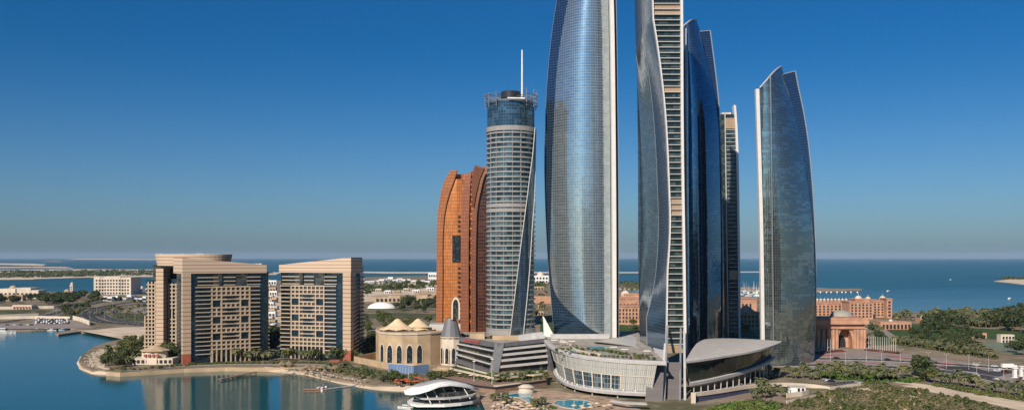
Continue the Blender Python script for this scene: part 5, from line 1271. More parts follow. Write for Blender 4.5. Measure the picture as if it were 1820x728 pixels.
for k in range(14):
    y = 506+k*6.3; x0 = 470+rnd.random()*14
    lb_('courtyard_house', 'pale house seen between the two lagoon hotels', 'house', x0, x0+8+rnd.random()*10, y, y-6-rnd.random()*3, ('white', 'cream', 'beige')[k % 3], 3, 1, 12, group='pale houses between the lagoon hotels')
for k in range(5):
    y = 515+k*11; lb_('courtyard_house', 'tan house among trees seen left of the tallest glass tower', 'house', 950+k % 2*6, 966+k % 2*4, y, y-6, ('beige', 'sandstone')[k % 2], 3, 1, 12, group='tan houses behind the round hotel')
tn = thing('dome_tent', 'large low white oval tent dome in the green belt beside the smaller lagoon hotel', 'tent', G(676, 548, LZ)); c = G(676, 548, LZ)
q = MB(); q.lathe((c[0], c[1]+14, LZ), [(22, 0), (21, 2.5), (17.5, 5.4), (11, 8), (5, 9.2), (0, 9.5)], 32, sy=.6); q.build('shell', M['white'], tn, True)
lb_('sandstone_lodge', 'low red lodge with small dome beside the palace gardens', 'lodge', 1565, 1620, 585, 572, 'sandstone', 8, 1, 20, dome=(1590, 3.5))
lb_('sandstone_lodge', 'small red pavilion with pale dome among the palms right of the palace lodge', 'lodge', 1636, 1660, 574, 566, 'sandstone', 3, 1, 14, dome=(1646, 5))
lb_('sandstone_screen', 'long plain red wall building behind the sports field', 'building', 1714, 1754, 601, 592, 'sandstone', 3, 1, 6)
lb_('kiosk', 'small cream kiosk with dark openings at the corner of the sports field', 'kiosk', 1779, 1803, 608, 595, 'cream', 4, 2, 7)
lb_('beach_club', 'low tan beach club building behind the thatched huts', 'building', 586, 603, 648, 640, 'terra', 3, 1, 5)
lb_('beach_club', 'small tan kiosk by the palms in front of the larger lagoon hotel', 'kiosk', 371, 389, 641, 634, 'terra', 3, 1, 4)

# ================================================================ vegetation
def leaf_cloud(q, clumps, n, size, rng, flat=.0):
    for _ in range(n):
        cx, cy, cz, r, rz_ = clumps[int(rng.random()*len(clumps))]
        # point near the shell of the clump
        v = Vector((rng.gauss(0, 1), rng.gauss(0, 1), rng.gauss(0, 1))).normalized()
        k = .55+.5*rng.random(); p = Vector((cx+v.x*r*k, cy+v.y*r*k, cz+v.z*rz_*k))
        nrm = (v+Vector((rng.uniform(-.8, .8), rng.uniform(-.8, .8), rng.uniform(-.3, .9)))).normalized()
        t = nrm.orthogonal().normalized(); b_ = nrm.cross(t); a = rng.random()*6.28; t, b_ = t*math.cos(a)+b_*math.sin(a), b_*math.cos(a)-t*math.sin(a)
        s_ = size*(.6+.8*rng.random()); q.face([tuple(p-t*s_-b_*s_*.5), tuple(p+t*s_-b_*s_*.6), tuple(p+t*s_*.8+b_*s_*.6), tuple(p-t*s_*.7+b_*s_*.7)])
def make_tree(seed, h, w, n=520, m='leaf', size=.5):
    rng = random.Random(seed); root = thing('broadleaf_tree', 'proto', 'tree')
    q = MB(); th_ = h*.42; q.lathe((0, 0, 0), [(.32, 0), (.24, th_*.5), (.16, th_)], 7)
    clumps = []
    for k in range(9):
        a = rng.random()*6.28; d = w*.33*math.sqrt(rng.random()); cz = h*(.45+.38*rng.random()); r = w*(.18+.12*rng.random()); clumps.append((d*math.cos(a), d*math.sin(a), cz, r, r*.75))
        if k < 6: q.bar((0, 0, th_*.75), (d*math.cos(a)*.8, d*math.sin(a)*.8, cz-r*.2), .14)
    tr = q.build('trunk', M['trunk'], root); q = MB(); leaf_cloud(q, clumps, n, size, rng); cr = q.build('crown', M[m], root); reg(root, [tr, cr]); return root
def make_palm(seed, h, fr=4.1, nf=34, trunk_r=.24):
    rng = random.Random(seed); root = thing('palm_tree', 'proto', 'palm'); q = MB(); lean = (rng.uniform(-.3, .3), rng.uniform(-.3, .3))
    q.lathe((0, 0, 0), [(trunk_r*1.5, 0), (trunk_r, .8), (trunk_r*.85, h*.95), (trunk_r*1.3, h)], 7); tr = q.build('trunk', M['trunk'], root)
    q = MB()
    for k in range(nf):
        a = k*2.39996+rng.random()*.3; el = rng.uniform(-.35, 1.2); L_ = fr*rng.uniform(.8, 1.1); ca, sa = math.cos(a), math.sin(a); p = Vector((0, 0, h)); e = el; pts = [p]
        for s_ in range(5):
            p = p+Vector((ca*math.cos(e), sa*math.cos(e), math.sin(e)))*(L_/5); e -= .38; pts.append(p)
        side = Vector((-sa, ca, 0)); ws = [.2, .55, .7, .6, .4, .03]
        for i in range(5):
            for sg in (-1, 1):
                a0, a1 = pts[i], pts[i+1]; q.face([tuple(a0), tuple(a1), tuple(a1+side*sg*ws[i+1]-Vector((0, 0, ws[i+1]*.55))), tuple(a0+side*sg*ws[i]-Vector((0, 0, ws[i]*.55)))])
    cr = q.build('fronds', M['frond'], root); reg(root, [tr, cr]); return root
def make_shrub(seed, h, w, m, n=160):
    rng = random.Random(seed); q = MB(); cl = [(rng.uniform(-.3, .3)*w, rng.uniform(-.3, .3)*w, h*.45, w*.3, h*.45) for _ in range(4)]; leaf_cloud(q, cl, n, .28, rng)
    o = q.build('shrub', M[m]); tag(o, 'proto', 'shrub'); reg(o, []); return o
T_ = [make_tree(1, 9, 9), make_tree(2, 8, 8), make_tree(3, 10, 11, 620)]
TD = [make_tree(4, 11, 12, 760, 'leafdark', .55), make_tree(5, 9, 10, 620, 'leafdark'), make_tree(6, 12, 13, 820, 'leafdark', .6)]
PL = [make_palm(11, 5.8, 4.3, 40), make_palm(12, 7.6, 4.2, 40), make_palm(13, 4.6, 4.6, 44, .34)]
SH = [make_shrub(21, 2.2, 3.5, 'green'), make_shrub(22, 2.0, 3.2, 'scrub'), make_shrub(23, 2.6, 4, 'leaf')]
used_ = set(); NT = {}
def plant(protos, loc, label, group, sc_=1.0, rng=random):
    pr = protos[int(rng.random()*len(protos))]; rz_ = rng.random()*6.28; s_ = sc_*rng.uniform(.8, 1.2)*(1.25 if pr.name.startswith('broad') else 1.08)
    kind = pr.name.split('.')[0]; NT[kind] = NT.get(kind, 0)+1
    if pr.name not in used_:
        used_.add(pr.name); pr.location = loc; pr.rotation_euler = (0, 0, rz_); pr.scale = (s_,)*3; pr['label'] = label
        if group: pr['group'] = group
        return pr
    return copy_tree(pr, loc, rz_, s_, label, group)
def inpoly(x, y, pl_):
    c = False; n = len(pl_)
    for i in range(n):
        a, b_ = pl_[i], pl_[i-1]
        if (a[1] > y) != (b_[1] > y) and x < (b_[0]-a[0])*(y-a[1])/(b_[1]-a[1])+a[0]: c = not c
    return c
def scatter(poly, n, protos, label, group, sc_=1.0, seed=0, mind=4, z=LZ):
    rng = random.Random(seed); xs = [p[0] for p in poly]; ys = [p[1] for p in poly]; got = []; tries = 0
    while len(got) < n and tries < n*40:
        tries += 1; x, y = rng.uniform(min(xs), max(xs)), rng.uniform(min(ys), max(ys))
        if not inpoly(x, y, poly): continue
        if any(abs(x-a)+2.2*abs(y-b_) < mind for a, b_ in got): continue
        got.append((x, y)); plant(protos, G(x, y, z), label, group, sc_, rng)
def row(pts, n, protos, label, group, sc_=1.0, seed=0, jit=1.0, z=LZ):
    rng = random.Random(seed); V = resample([Vector((x, y, 0)) for x, y in pts], n)
    for p in V: plant(protos, G(p.x+rng.uniform(-2, 2)*jit, p.y+rng.uniform(-.8, .8)*jit, z), label, group, sc_, rng)
# promontory
prom = [(180, 653), (178, 640), (196, 624), (225, 614), (262, 610), (322, 622), (322, 648), (300, 645), (245, 642), (238, 652)]
scatter(prom, 46, T_+TD[1:2], 'bushy green tree in the dense grove on the beach promontory', 'trees of the promontory grove', .85, 1, 5)
scatter(prom, 26, PL, 'palm rising from the dense grove on the beach promontory', 'palms of the promontory grove', .95, 2, 8)
row([(200, 657), (245, 656), (300, 651.5), (330, 649)], 16, SH, 'clipped green shrub along the promontory seawall', 'shrubs on the promontory seawall', .8, 3)
row([(336, 646), (400, 643), (440, 641), (480, 641), (505, 640)], 14, PL[:2], 'palm in the row in front of the larger lagoon hotel', 'palms before the larger lagoon hotel', .95, 4)
row([(510, 641), (560, 642), (610, 641), (640, 639)], 11, PL[:2]+T_[:1], 'tree in the row in front of the smaller lagoon hotel', 'trees before the smaller lagoon hotel', .85, 5)
row([(335, 648.5), (400, 645.5), (470, 645.5), (560, 645), (620, 648)], 60, SH[:1]+SH[2:], 'low green hedge shrub along the lagoon promenade', 'promenade hedge shrubs', .8, 6, .5)
scatter([(565, 657), (610, 650), (700, 667), (680, 680), (600, 668)], 34, PL, 'short palm on the hotel beach lawn', 'palms on the hotel beach', .55, 7, 4)
scatter([(690, 672), (790, 668), (800, 680), (750, 684), (700, 682)], 16, T_[:2]+PL[:1], 'green garden tree among the red parasols', 'trees among the red parasols', .6, 8, 5)
scatter([(472, 630), (500, 632), (500, 590), (475, 590)], 9, TD, 'dark tree in the gap between the two lagoon hotels', 'trees between the lagoon hotels', .9, 9, 4)
scatter([(640, 600), (672, 606), (672, 635), (650, 638)], 10, TD, 'dark tree between the smaller lagoon hotel and arched hall', 'trees beside the arched hall', .8, 10, 5)
# far left
scatter([(-20, 537), (80, 533), (175, 524), (185, 532), (140, 540), (110, 548), (60, 541), (0, 546)], 46, TD, 'dark tree in the wood round the domed palace far left', 'trees of the far left wood', 1.05, 11, 3.5)
scatter([(95, 556), (130, 546), (160, 546), (148, 560), (140, 568), (95, 566)], 14, T_, 'greyish tree beside the curved highway', 'trees beside the curved highway', .9, 12, 4)
row([(150, 542), (180, 535), (260, 531)], 14, T_[:2], 'small tree in the row along the upper highway', 'trees along the upper highway', .8, 13)
scatter([(188, 550), (230, 538), (272, 537), (272, 546), (215, 552), (205, 556)], 12, T_, 'small tree in the plots above the beach highway', 'trees above the beach highway', .7, 14, 4)
# green belt in the middle
scatter([(645, 520), (680, 512), (780, 505), (780, 512), (700, 518), (655, 530)], 12, T_, 'distant olive tree behind the brown institution building', 'distant trees of the green belt', 1.3, 15, 3)
scatter([(720, 540), (785, 536), (785, 556), (700, 556), (690, 550)], 20, TD, 'dark tree right of the white oval tent dome', 'trees right of the white tent dome', 1.0, 16, 5)
scatter([(645, 556), (690, 556), (690, 575), (785, 572), (785, 580), (645, 592)], 14, T_, 'green tree behind the arched hall', 'trees behind the arched hall', .8, 17, 5)
scatter([(948, 505), (970, 505), (970, 590), (948, 590)], 9, T_, 'tree seen in the slot left of the tallest glass tower', 'trees in the left slot', .9, 18, 5)
scatter([(1098, 506), (1138, 508), (1138, 520), (1098, 518)], 16, PL, 'distant palm behind the shaded palace wing', 'distant palms behind the palace wing', 1.3, 19, 3)
scatter([(1100, 570), (1137, 572), (1350, 580), (1350, 600), (1137, 592), (1100, 590)], 12, PL+T_[:1], 'shaded tree in front of the palace wing', 'shaded trees of the palace wing', .9, 20, 5)
# right: coast belt, gardens
scatter([(1590, 572), (1640, 562), (1700, 559), (1830, 560), (1830, 570), (1760, 584), (1700, 580), (1660, 568), (1600, 580)], 84, PL, 'grey green palm in the dense coastal palm belt', 'palms of the coastal belt', 1.35, 21, 4)
scatter([(1632, 590), (1650, 577), (1690, 573), (1712, 585), (1700, 592), (1655, 595)], 12, TD, 'big dark tree in the round clump left of the red wall building', 'dark clump left of the red wall', 1.15, 22, 6)
scatter([(1752, 580), (1780, 562), (1840, 556), (1840, 596), (1800, 590)], 20, TD, 'big dark tree in the wood at the right edge', 'dark wood at the right edge', 1.2, 23, 7)
scatter([(1618, 598), (1650, 594), (1720, 598), (1740, 606), (1735, 622), (1680, 618), (1625, 610)], 26, TD, 'dark tree in the belt between garden lawn and sports field', 'dark belt by the garden lawn', .75, 24, 6)
row([(1590, 610), (1640, 618), (1700, 628), (1760, 637)], 17, PL, 'palm in the long row behind the red flower strip', 'palms behind the red flower strip', .95, 25, 1.2)
scatter([(1790, 620), (1830, 612), (1840, 636), (1795, 632)], 6, TD, 'dark tree right of the sports field', 'trees right of the sports field', .75, 26, 6)
scatter([(1538, 596), (1560, 580), (1575, 585), (1560, 610), (1540, 615)], 8, PL+TD[:1], 'tree beside the palace gate lawn', 'trees beside the gate', .8, 27, 5)
plant(TD[2:], G(1641, 668, LZ), 'largest round dark tree standing beside the road junction', None, 1.05, random.Random(3))
scatter([(1620, 672), (1640, 660), (1665, 672), (1650, 680)], 5, TD[:2], 'smaller dark tree beside the largest round tree at the junction', 'trees beside the junction', .7, 28, 6)
scatter([(1462, 664), (1500, 661), (1560, 666), (1620, 668), (1620, 676), (1540, 680), (1500, 672)], 30, PL, 'full crowned palm in the roadside palm group below the palace gate', 'palms below the palace gate', .9, 29, 7)
row([(1366, 671), (1388, 670), (1410, 671), (1434, 673), (1455, 676), (1476, 676)], 7, PL[1:], 'tall palm in the row above the ramp wall', 'palms above the ramp wall', 1.0, 30, .8)
scatter([(1326, 706), (1350, 697), (1395, 694), (1400, 704), (1350, 712)], 9, PL, 'large palm growing below the ramp wall', 'palms below the ramp wall', .85, 31, 9)
row([(1320, 676), (1345, 673), (1368, 672)], 9, SH[1:2], 'pale shrub in the strip above the ramp wall', 'shrubs above the ramp wall', 1.3, 32, .8)
row([(1660, 680), (1710, 686), (1760, 697), (1830, 708)], 16, PL+T_[:1], 'roadside tree between the sand track and the avenue', 'trees by the sand track', .9, 33, 1.4)
row([(1440, 664), (1480, 668), (1530, 673)], 14, SH[:1], 'bright green shrub on the verge below the palace gate', 'verge shrubs below the gate', 1.1, 34)
# poolside planting
scatter([(872, 712), (890, 700), (912, 707), (925, 716), (900, 722)], 12, PL[2:]+SH[:1], 'small poolside plant around the irregular pool', 'plants around the irregular pool', .6, 35, 6)
scatter([(938, 722), (960, 716), (985, 722), (1010, 728), (960, 730)], 14, PL[2:]+SH[:1], 'small plant between the two swimming pools', 'plants between the pools', .55, 36, 5)
row([(990, 628), (1010, 626), (1060, 632), (1120, 636), (1160, 638)], 22, SH, 'small planter shrub on the podium roof terrace', 'shrubs on the podium terrace', .6, 37, .5, ZD)
row([(820, 596), (850, 600), (885, 603), (930, 601)], 18, SH, 'roof garden shrub on the grey hotel podium', 'shrubs on the grey podium roof', .8, 38, .3, 21)
row([(870, 668), (905, 666), (960, 662)], 8, SH[:1]+SH[2:], 'bright shrub on the terrace strip below the grey podium', 'shrubs below the grey podium', 1.0, 39, .5, 6.5)
row([(990, 622), (1020, 619), (1080, 625), (1150, 634)], 26, SH, 'loose roof garden shrub between the rooftop pools', 'roof garden shrubs', .75, 40, 1.5, ZD)
row([(785, 664), (830, 670), (880, 679), (930, 676), (968, 672)], 22, SH+PL[2:], 'planted shrub on the brown waterside terrace', 'waterside terrace plants', .7, 41, 1, 4.6)
scatter([(640, 560), (700, 560), (785, 565), (785, 590), (640, 598)], 14, T_, 'green tree behind the arched hall', 'trees behind the arched hall', .8, 42, 5)
# scrub in the foreground and mangrove on the island: uncountable masses
M['straw'] = foliage('straw_brush', (.20, .16, .085), (.26, .21, .12), (.15, .13, .07))
from mathutils import noise as mnoise
def mass(name, poly, n, m, size, hh, seed, label, cat, z=LZ, per=14, skip=None):
    rng = random.Random(seed); q = MB(); xs = [p[0] for p in poly]; ys = [p[1] for p in poly]; k = 0
    while k < n:
        x, y = rng.uniform(min(xs), max(xs)), rng.uniform(min(ys), max(ys))
        if not inpoly(x, y, poly): continue
        c = G(x, y, z)
        if skip and mnoise.noise(Vector((c[0]*.06+seed*3.1, c[1]*.05, seed)))*.5+.5 < skip+rng.uniform(-.12, .12)-.05: continue
        k += 1; s_ = size*rng.uniform(.6, 1.4); leaf_cloud(q, [(c[0], c[1], c[2]+hh*.4, s_, hh*rng.uniform(.4, .7))], per, s_*.30, rng)
    o = q.build(name, M[m]); return tag(o, label, cat, kind='stuff')
sheet('sand_patch', [(1290, 738), (1330, 714), (1400, 719), (1450, 703), (1500, 694), (1560, 684), (1600, 689), (1660, 701), (1740, 717), (1810, 738)], 'sand', lift=.05)
SCR = [(1300, 735), (1330, 712), (1400, 718), (1450, 702), (1500, 693), (1560, 683), (1600, 688), (1660, 700), (1740, 716), (1800, 735)]
mass('scrub', SCR, 560, 'scrub', 1.5, 1.8, 1, 'dense dry olive scrub covering the ground at lower right', 'scrub', per=60, skip=.53)
mass('scrub', SCR, 230, 'leaf', 1.5, 3.0, 41, 'greener taller bushes mixed into the dry scrub at lower right', 'bushes', per=60, skip=.5)
mass('scrub', SCR, 800, 'straw', 1.2, 1.0, 42, 'low straw coloured brush between the bushes at lower right', 'brush', per=36, skip=.25)
mass('scrub', [(1250, 735), (1290, 720), (1340, 716), (1390, 722), (1370, 735)], 160, 'green', 1.5, 2.2, 2, 'bright green ground cover below the ramp wall', 'ground cover', per=60)
mass('mangrove', [(-300, 494), (60, 493), (275, 489), (330, 489), (480, 486), (480, 482), (330, 481), (275, 480.5), (60, 481), (-300, 482)], 1500, 'leafdark', 13, 7, 3, 'dark mangrove wood covering the long far island', 'mangrove wood', z=1, per=10)
mass('woodland', [(640, 506), (780, 498), (1140, 503), (1140, 510), (780, 510), (640, 520)], 420, 'leaf', 9, 8, 4, 'hazy far woodland behind the white mansions', 'woodland', per=12)
mass('woodland', [(1600, 572), (1700, 562), (1830, 560), (1900, 575), (1830, 580), (1720, 578), (1640, 566)], 420, 'scrub', 5, 7, 6, 'undergrowth of the coastal palm belt', 'undergrowth', per=20)
mass('woodland', [(1780, 494.5), (1830, 494.5), (1830, 497), (1790, 497)], 30, 'leafdark', 9, 8, 5, 'dark trees on the small island at the right edge', 'woodland', per=16)
mass('verge_bushes', [(1440, 668), (1500, 664), (1570, 667), (1640, 672), (1640, 680), (1540, 680), (1480, 673)], 170, 'green', 1.5, 1.6, 51, 'low green verge bushes under the palms below the palace gate', 'bushes', per=30, skip=.4)
mass('verge_bushes', [(1655, 681), (1710, 687), (1760, 698), (1840, 710), (1840, 714), (1750, 704), (1700, 693), (1655, 685)], 150, 'leaf', 1.5, 1.6, 52, 'low green bushes along the sand track', 'bushes', per=30, skip=.3)
mass('verge_bushes', [(1585, 611), (1640, 619), (1700, 629), (1770, 638), (1770, 634), (1700, 623), (1640, 613), (1590, 606)], 170, 'leaf', 1.8, 2, 53, 'low bushes under the long palm row behind the red flower strip', 'bushes', per=26, skip=.3)
mass('verge_bushes', [(500, 648), (620, 652), (700, 668), (760, 682), (690, 682), (600, 664), (500, 652)], 150, 'leaf', 1.3, 1.3, 54, 'low beach garden bushes behind the hotel beach loungers', 'bushes', per=26, skip=.4)
mass('roadside_bushes', [(150, 560), (190, 545), (260, 540), (272, 545), (272, 570), (210, 566), (185, 558), (170, 566)], 160, 'leaf', 2.5, 2, 7, 'low roadside bushes between the curved highway lanes', 'bushes', per=14)

# ================================================================ cars, poles, boats, beach furniture
def car_proto(col, nm):
    root = thing('parked_car', 'proto', 'car'); q = MB()
    prof = [(-2.2, .35), (-2.2, .95), (-1.2, 1.0), (-1.2, 1.0), (2.15, .92), (2.2, .35)]
    def ex(pr, w, m=0):
        n = len(pr); a = [(x, -w, z) for x, z in pr]; b_ = [(x, w, z) for x, z in pr]
        for i in range(n): j = (i+1) % n; q.face([a[i], a[j], b_[j], b_[i]])
        q.face(a[::-1]); q.face(b_)
    ex([(-2.2, .35), (-2.25, .85), (-1.9, 1.0), (-1.5, 1.45), (.5, 1.48), (1.15, .98), (2.1, .88), (2.25, .6), (2.2, .35)], .88)
    body_ = q.build('body', mat('car_paint_'+nm, col, .25, .2, var=.02), root)
    q = MB(); ex([(-1.62, 1.02), (-1.36, 1.38), (.42, 1.40), (.92, 1.02)], .89); w = q.build('windows', M['dark'], root)
    ks = [body_, w]
    for x in (-1.4, 1.4):
        for y in (-.82, .82):
            q = MB(); 
            for k in range(10):
                a0, a1 = k*.628, (k+1)*.628; q.face([(x+.33*math.cos(a0), y-.1, .33+.33*math.sin(a0)), (x+.33*math.cos(a1), y-.1, .33+.33*math.sin(a1)), (x+.33*math.cos(a1), y+.1, .33+.33*math.sin(a1)), (x+.33*math.cos(a0), y+.1, .33+.33*math.sin(a0))])
            q.face([(x+.33*math.cos(k*.628), y-.1, .33+.33*math.sin(k*.628)) for k in range(10)]); q.face([(x+.33*math.cos(k*.628), y+.1, .33+.33*math.sin(k*.628)) for k in range(10)][::-1])
            ks.append(q.build('wheel', M['dark'], root))
    reg(root, ks); return root
CARS = [car_proto((.75, .75, .74), 'white'), car_proto((.35, .36, .38), 'silver'), car_proto((.03, .03, .035), 'black'), car_proto((.10, .02, .02), 'red')]
CN = ['white', 'silver', 'black', 'dark red']
def place_car(i, loc, rz_, label, group, sc_=1):
    pr = CARS[i]
    if pr.name not in used_:
        used_.add(pr.name); pr.location = loc; pr.rotation_euler = (0, 0, rz_); pr['label'] = label; pr['group'] = group; return
    copy_tree(pr, loc, rz_, sc_, label, group)
rng = random.Random(4)
for r_ in range(6):
    D = 1040+r_*18
    for k in range(13):
        if rng.random() < .18: continue
        px = 66+k*4.6+rng.uniform(-.5, .5); i = [0, 0, 0, 1, 1, 2, 3][int(rng.random()*7)]
        place_car(i, (X(px, D), D, LZ+.1), R(78), CN[i]+' car parked in the waterfront car park at far left', 'cars in the waterfront car park')
for k in range(10):
    px = 2+k*6; i = [0, 1, 2][int(rng.random()*3)]; place_car(i, G(px, 577.5, LZ+.05), R(10), CN[i]+' car parked on the quay left of the car park', 'cars on the left quay')
def cars_on(V, ks, label, group, off_, seed):
    rng = random.Random(seed)
    for k in ks:
        p = V[k]; d = V[k+1]-p; a = math.atan2(d.y, d.x); i = [0, 0, 1, 2][int(rng.random()*4)]; place_car(i, (p.x-math.sin(a)*off_, p.y+math.cos(a)*off_, LZ+.12), a, CN[i]+' '+label, group)
cars_on(ra, [10, 17, 26, 33, 41, 44, 46, 52], 'car driving on the far avenue before the palace gate', 'cars on the far avenue', 2.2, 1)
cars_on(rb, [14, 27, 39, 44], 'car driving on the near avenue before the palace gate', 'cars on the near avenue', -2.5, 2)
for k, (x, y) in enumerate(((1484, 655), (1492, 657), (1467, 675.5), (1473, 677), (1478, 678), (1526, 680), (1284, 681.5), (1312, 683))):
    i = [0, 0, 1, 0, 2, 1, 0, 1][k]; place_car(i, G(x, y, LZ+.1), [.2, .2, 0, 0, 0, -.4, 0, 0][k], CN[i]+' car '+('on the slip road below the gate', 'on the slip road below the gate', 'parked behind the palms at the ramp end', 'parked behind the palms at the ramp end', 'parked behind the palms at the ramp end', 'on the bend of the side road', 'under the leaf shaped podium', 'under the leaf shaped podium')[k], 'scattered parked cars')
for k, (x, y) in enumerate(((1772, 659.5), (1780, 657.5), (1786, 660), (1760, 658))):
    i = [0, 0, 3, 1][k]; place_car(i, G(x, y, LZ+.15), .1, CN[i]+' car waiting at the junction by the roundabout pillars', 'cars waiting at the junction')
tk = thing('box_truck', 'white box truck at the junction beyond the roundabout pillars', 'truck', G(1793, 654, LZ)); c = G(1793, 654, LZ+.1)
q = MB(); q.box((c[0]-1, c[1], c[2]+.8), (8, 2.5, 2.6)); q.build('cargo_box', M['white'], tk); q = MB(); q.box((c[0]+4.2, c[1], c[2]+.6), (2, 2.3, 1.9)); q.build('cab', M['white'], tk)
for x in (-3, 0, 4): q = MB(); q.box((c[0]+x, c[1], c[2]), (.9, 2.4, .8)); q.build('wheel', M['dark'], tk)
# flagpoles
fp = thing('flagpole', 'proto', 'flagpole'); q = MB(); q.lathe((0, 0, 0), [(.17, 0), (.10, 12), (0, 12.2)], 6); a = q.build('pole', M['white'], fp); q = MB(); q.lathe((0, 0, 0), [(.8, 0), (.8, .4), (.3, .5)], 8); b_ = q.build('base', M['kerb'], fp); reg(fp, [a, b_])
V = resample([Vector(G(1544, 622, LZ)), Vector(G(1567, 624, LZ)), Vector(G(1592, 626.5, LZ))], 12)
for k, p in enumerate(V):
    if k == 0: fp.location = p; fp['label'] = 'white flagpole in the curved row beside the palace gate'; fp['group'] = 'flagpoles beside the palace gate'
    else: copy_tree(fp, p, 0, 1, 'white flagpole in the curved row beside the palace gate', 'flagpoles beside the palace gate')
for k in range(6): copy_tree(fp, G(706+k*5, 669+k*.6, LZ), 0, .62, 'thin white pole on the lawn before the blue screen wall', 'poles before the blue screen wall')
for k in range(6): copy_tree(fp, G(1456+k*5, 626.5-.4*k, LZ), 0, .9, 'white flagpole along the left side of the palace gate', 'flagpoles left of the gate')
# street lamps
slp = thing('street_lamp', 'proto', 'street lamp'); q = MB(); q.lathe((0, 0, 0), [(.16, 0), (.09, 10)], 6); a = q.build('pole', M['lgrey'], slp); q = MB(); q.bar((0, 0, 10), (1.8, 0, 10.3), .12); q.bar((0, 0, 10), (-1.8, 0, 10.3), .12); b_ = q.build('arm', M['lgrey'], slp)
q = MB(); q.box((1.9, 0, 10.2), (.9, .35, .18)); q.box((-1.9, 0, 10.2), (.9, .35, .18)); c_ = q.build('lamp_head', M['white'], slp); reg(slp, [a, b_, c_])
first = True
for lab, grp, pts in (('tall grey street lamp along the avenue before the palace gate', 'street lamps along the avenue', [(1476, 641), (1503, 646), (1540, 642), (1567, 648), (1600, 645), (1650, 651), (1682, 654), (1722, 656), (1757, 660), (1784, 684), (1736, 672)]),
                      ('grey street lamp beside the curved highway at left', 'street lamps along the curved highway', [(160, 568), (172, 557), (186, 566), (200, 549), (222, 562), (240, 575), (255, 560), (100, 559), (60, 568)])):
    for p in pts:
        if first: slp.location = G(*p, LZ); slp['label'] = lab; slp['group'] = grp; first = False
        else: copy_tree(slp, G(*p, LZ), random.Random(p[0]).random(), 1, lab, grp)
for x, y0, y1, lab in ((842.5, 685, 640, 'left of the two tall thin masts by the waterside terrace'), (874.5, 690, 636, 'right of the two tall thin masts by the waterside terrace')):
    b0 = G(x, y0, LZ); h = Z(y1, b0[1])-LZ; m_ = thing('light_mast', lab, 'light mast', b0, group='light masts by the waterside'); q = MB(); q.lathe(b0, [(.28, 0), (.16, h)], 6); q.build('pole', M['lgrey'], m_); q = MB(); q.box((b0[0], b0[1], LZ+h-.6), (1.6, .6, .5)); q.build('lamp_head', M['white'], m_)
# parasols and loungers
def parasol_proto(m):
    r0 = thing('parasol', 'proto', 'parasol'); q = MB(); q.lathe((0, 0, 0), [(.05, 0), (.05, 2.6)], 5); a = q.build('pole', M['white'], r0); q = MB(); q.lathe((0, 0, 2.15), [(1.7, 0), (1.0, .35), (0, .75)], 8); b_ = q.build('canopy', M[m], r0); reg(r0, [a, b_]); return r0
M['tancanvas'] = mat('tan_canvas', (.42, .33, .24), .9, var=.08)
PR = [parasol_proto('redcanvas'), parasol_proto('canvas'), parasol_proto('tancanvas')]
def parasols(pr, pts, label, group, z=LZ, s_=1.0):
    for p in pts:
        if pr.name not in used_: used_.add(pr.name); pr.location = G(*p, z); pr['label'] = label; pr['group'] = group; pr.scale = (s_,)*3
        else: copy_tree(pr, G(*p, z), 0, s_, label, group)
rng = random.Random(8)
def rp_(poly, n, seed, mind):
    rng = random.Random(seed); out = []; t = 0; xs = [p[0] for p in poly]; ys = [p[1] for p in poly]
    while len(out) < n and t < 4000:
        t += 1; x, y = rng.uniform(min(xs), max(xs)), rng.uniform(min(ys), max(ys))
        if inpoly(x, y, poly) and all(abs(x-a)+2*abs(y-b_) > mind for a, b_ in out): out.append((x, y))
    return out
parasols(PR[0], rp_([(694, 677), (745, 674), (760, 680), (735, 686), (700, 687)], 20, 1, 5), 'orange red parasol on the beach beside the white roofed pavilion', 'red beach parasols', LZ+.1, 1.1)
parasols(PR[1], rp_([(868, 728), (880, 718), (940, 722), (950, 735), (870, 738)], 18, 2, 8), 'cream parasol on the sand at the pool terrace front', 'cream pool parasols', LZ+.1, .95)
parasols(PR[1], rp_([(995, 727), (1050, 724), (1090, 718), (1100, 730), (1000, 734)], 9, 3, 8), 'cream parasol in front of the larger oval pool', 'cream parasols before the oval pool', LZ+.1, .95)
parasols(PR[2], rp_([(150, 640), (160, 631), (180, 622), (182, 648), (160, 652)], 16, 4, 5), 'pale parasol on the sandy tip of the promontory', 'parasols on the promontory tip', LZ+.2, 1)
parasols(PR[2], rp_([(500, 656), (560, 660), (610, 668), (660, 680), (640, 681), (560, 667), (500, 660)], 14, 5, 6), 'pale parasol along the hotel beach waterline', 'parasols on the hotel beach', LZ+.1, .9)
parasols(PR[1], rp_([(800, 667), (880, 680), (960, 674), (960, 671), (880, 676)], 14, 16, 6), 'cream parasol on the brown waterside terrace', 'parasols on the waterside terrace', 4.6, 1.0)
parasols(PR[2], rp_([(1000, 626), (1060, 630), (1060, 633), (1010, 630)], 6, 6, 8), 'white parasol on the podium roof terrace', 'parasols on the podium terrace', ZD, .9)
M['loungecloth'] = mat('lounger_cloth', (.50, .42, .34), .9, var=.1); lg = thing('sun_lounger', 'proto', 'sun lounger'); q = MB(); q.box((0, 0, .3), (.7, 1.3, .12)); a = q.build('seat', M['loungecloth'], lg); q = MB(); q.bar((0, .65, .36), (0, 1.2, .8), .7, .1); b_ = q.build('backrest', M['loungecloth'], lg)
q = MB()
for x in (-.3, .3):
    for y in (-.6, .6): q.box((x, y, 0), (.07, .07, .3))
c_ = q.build('frame', M['wood'], lg); reg(lg, [a, b_, c_]); used_l = False
def loungers(pts, label, group, z=LZ+.1, s_=1.1):
    global used_l
    for p in pts:
        if not used_l: used_l = True; lg.location = G(*p, z); lg['label'] = label; lg['group'] = group; lg.scale = (s_,)*3
        else: copy_tree(lg, G(*p, z), .3, s_, label, group)
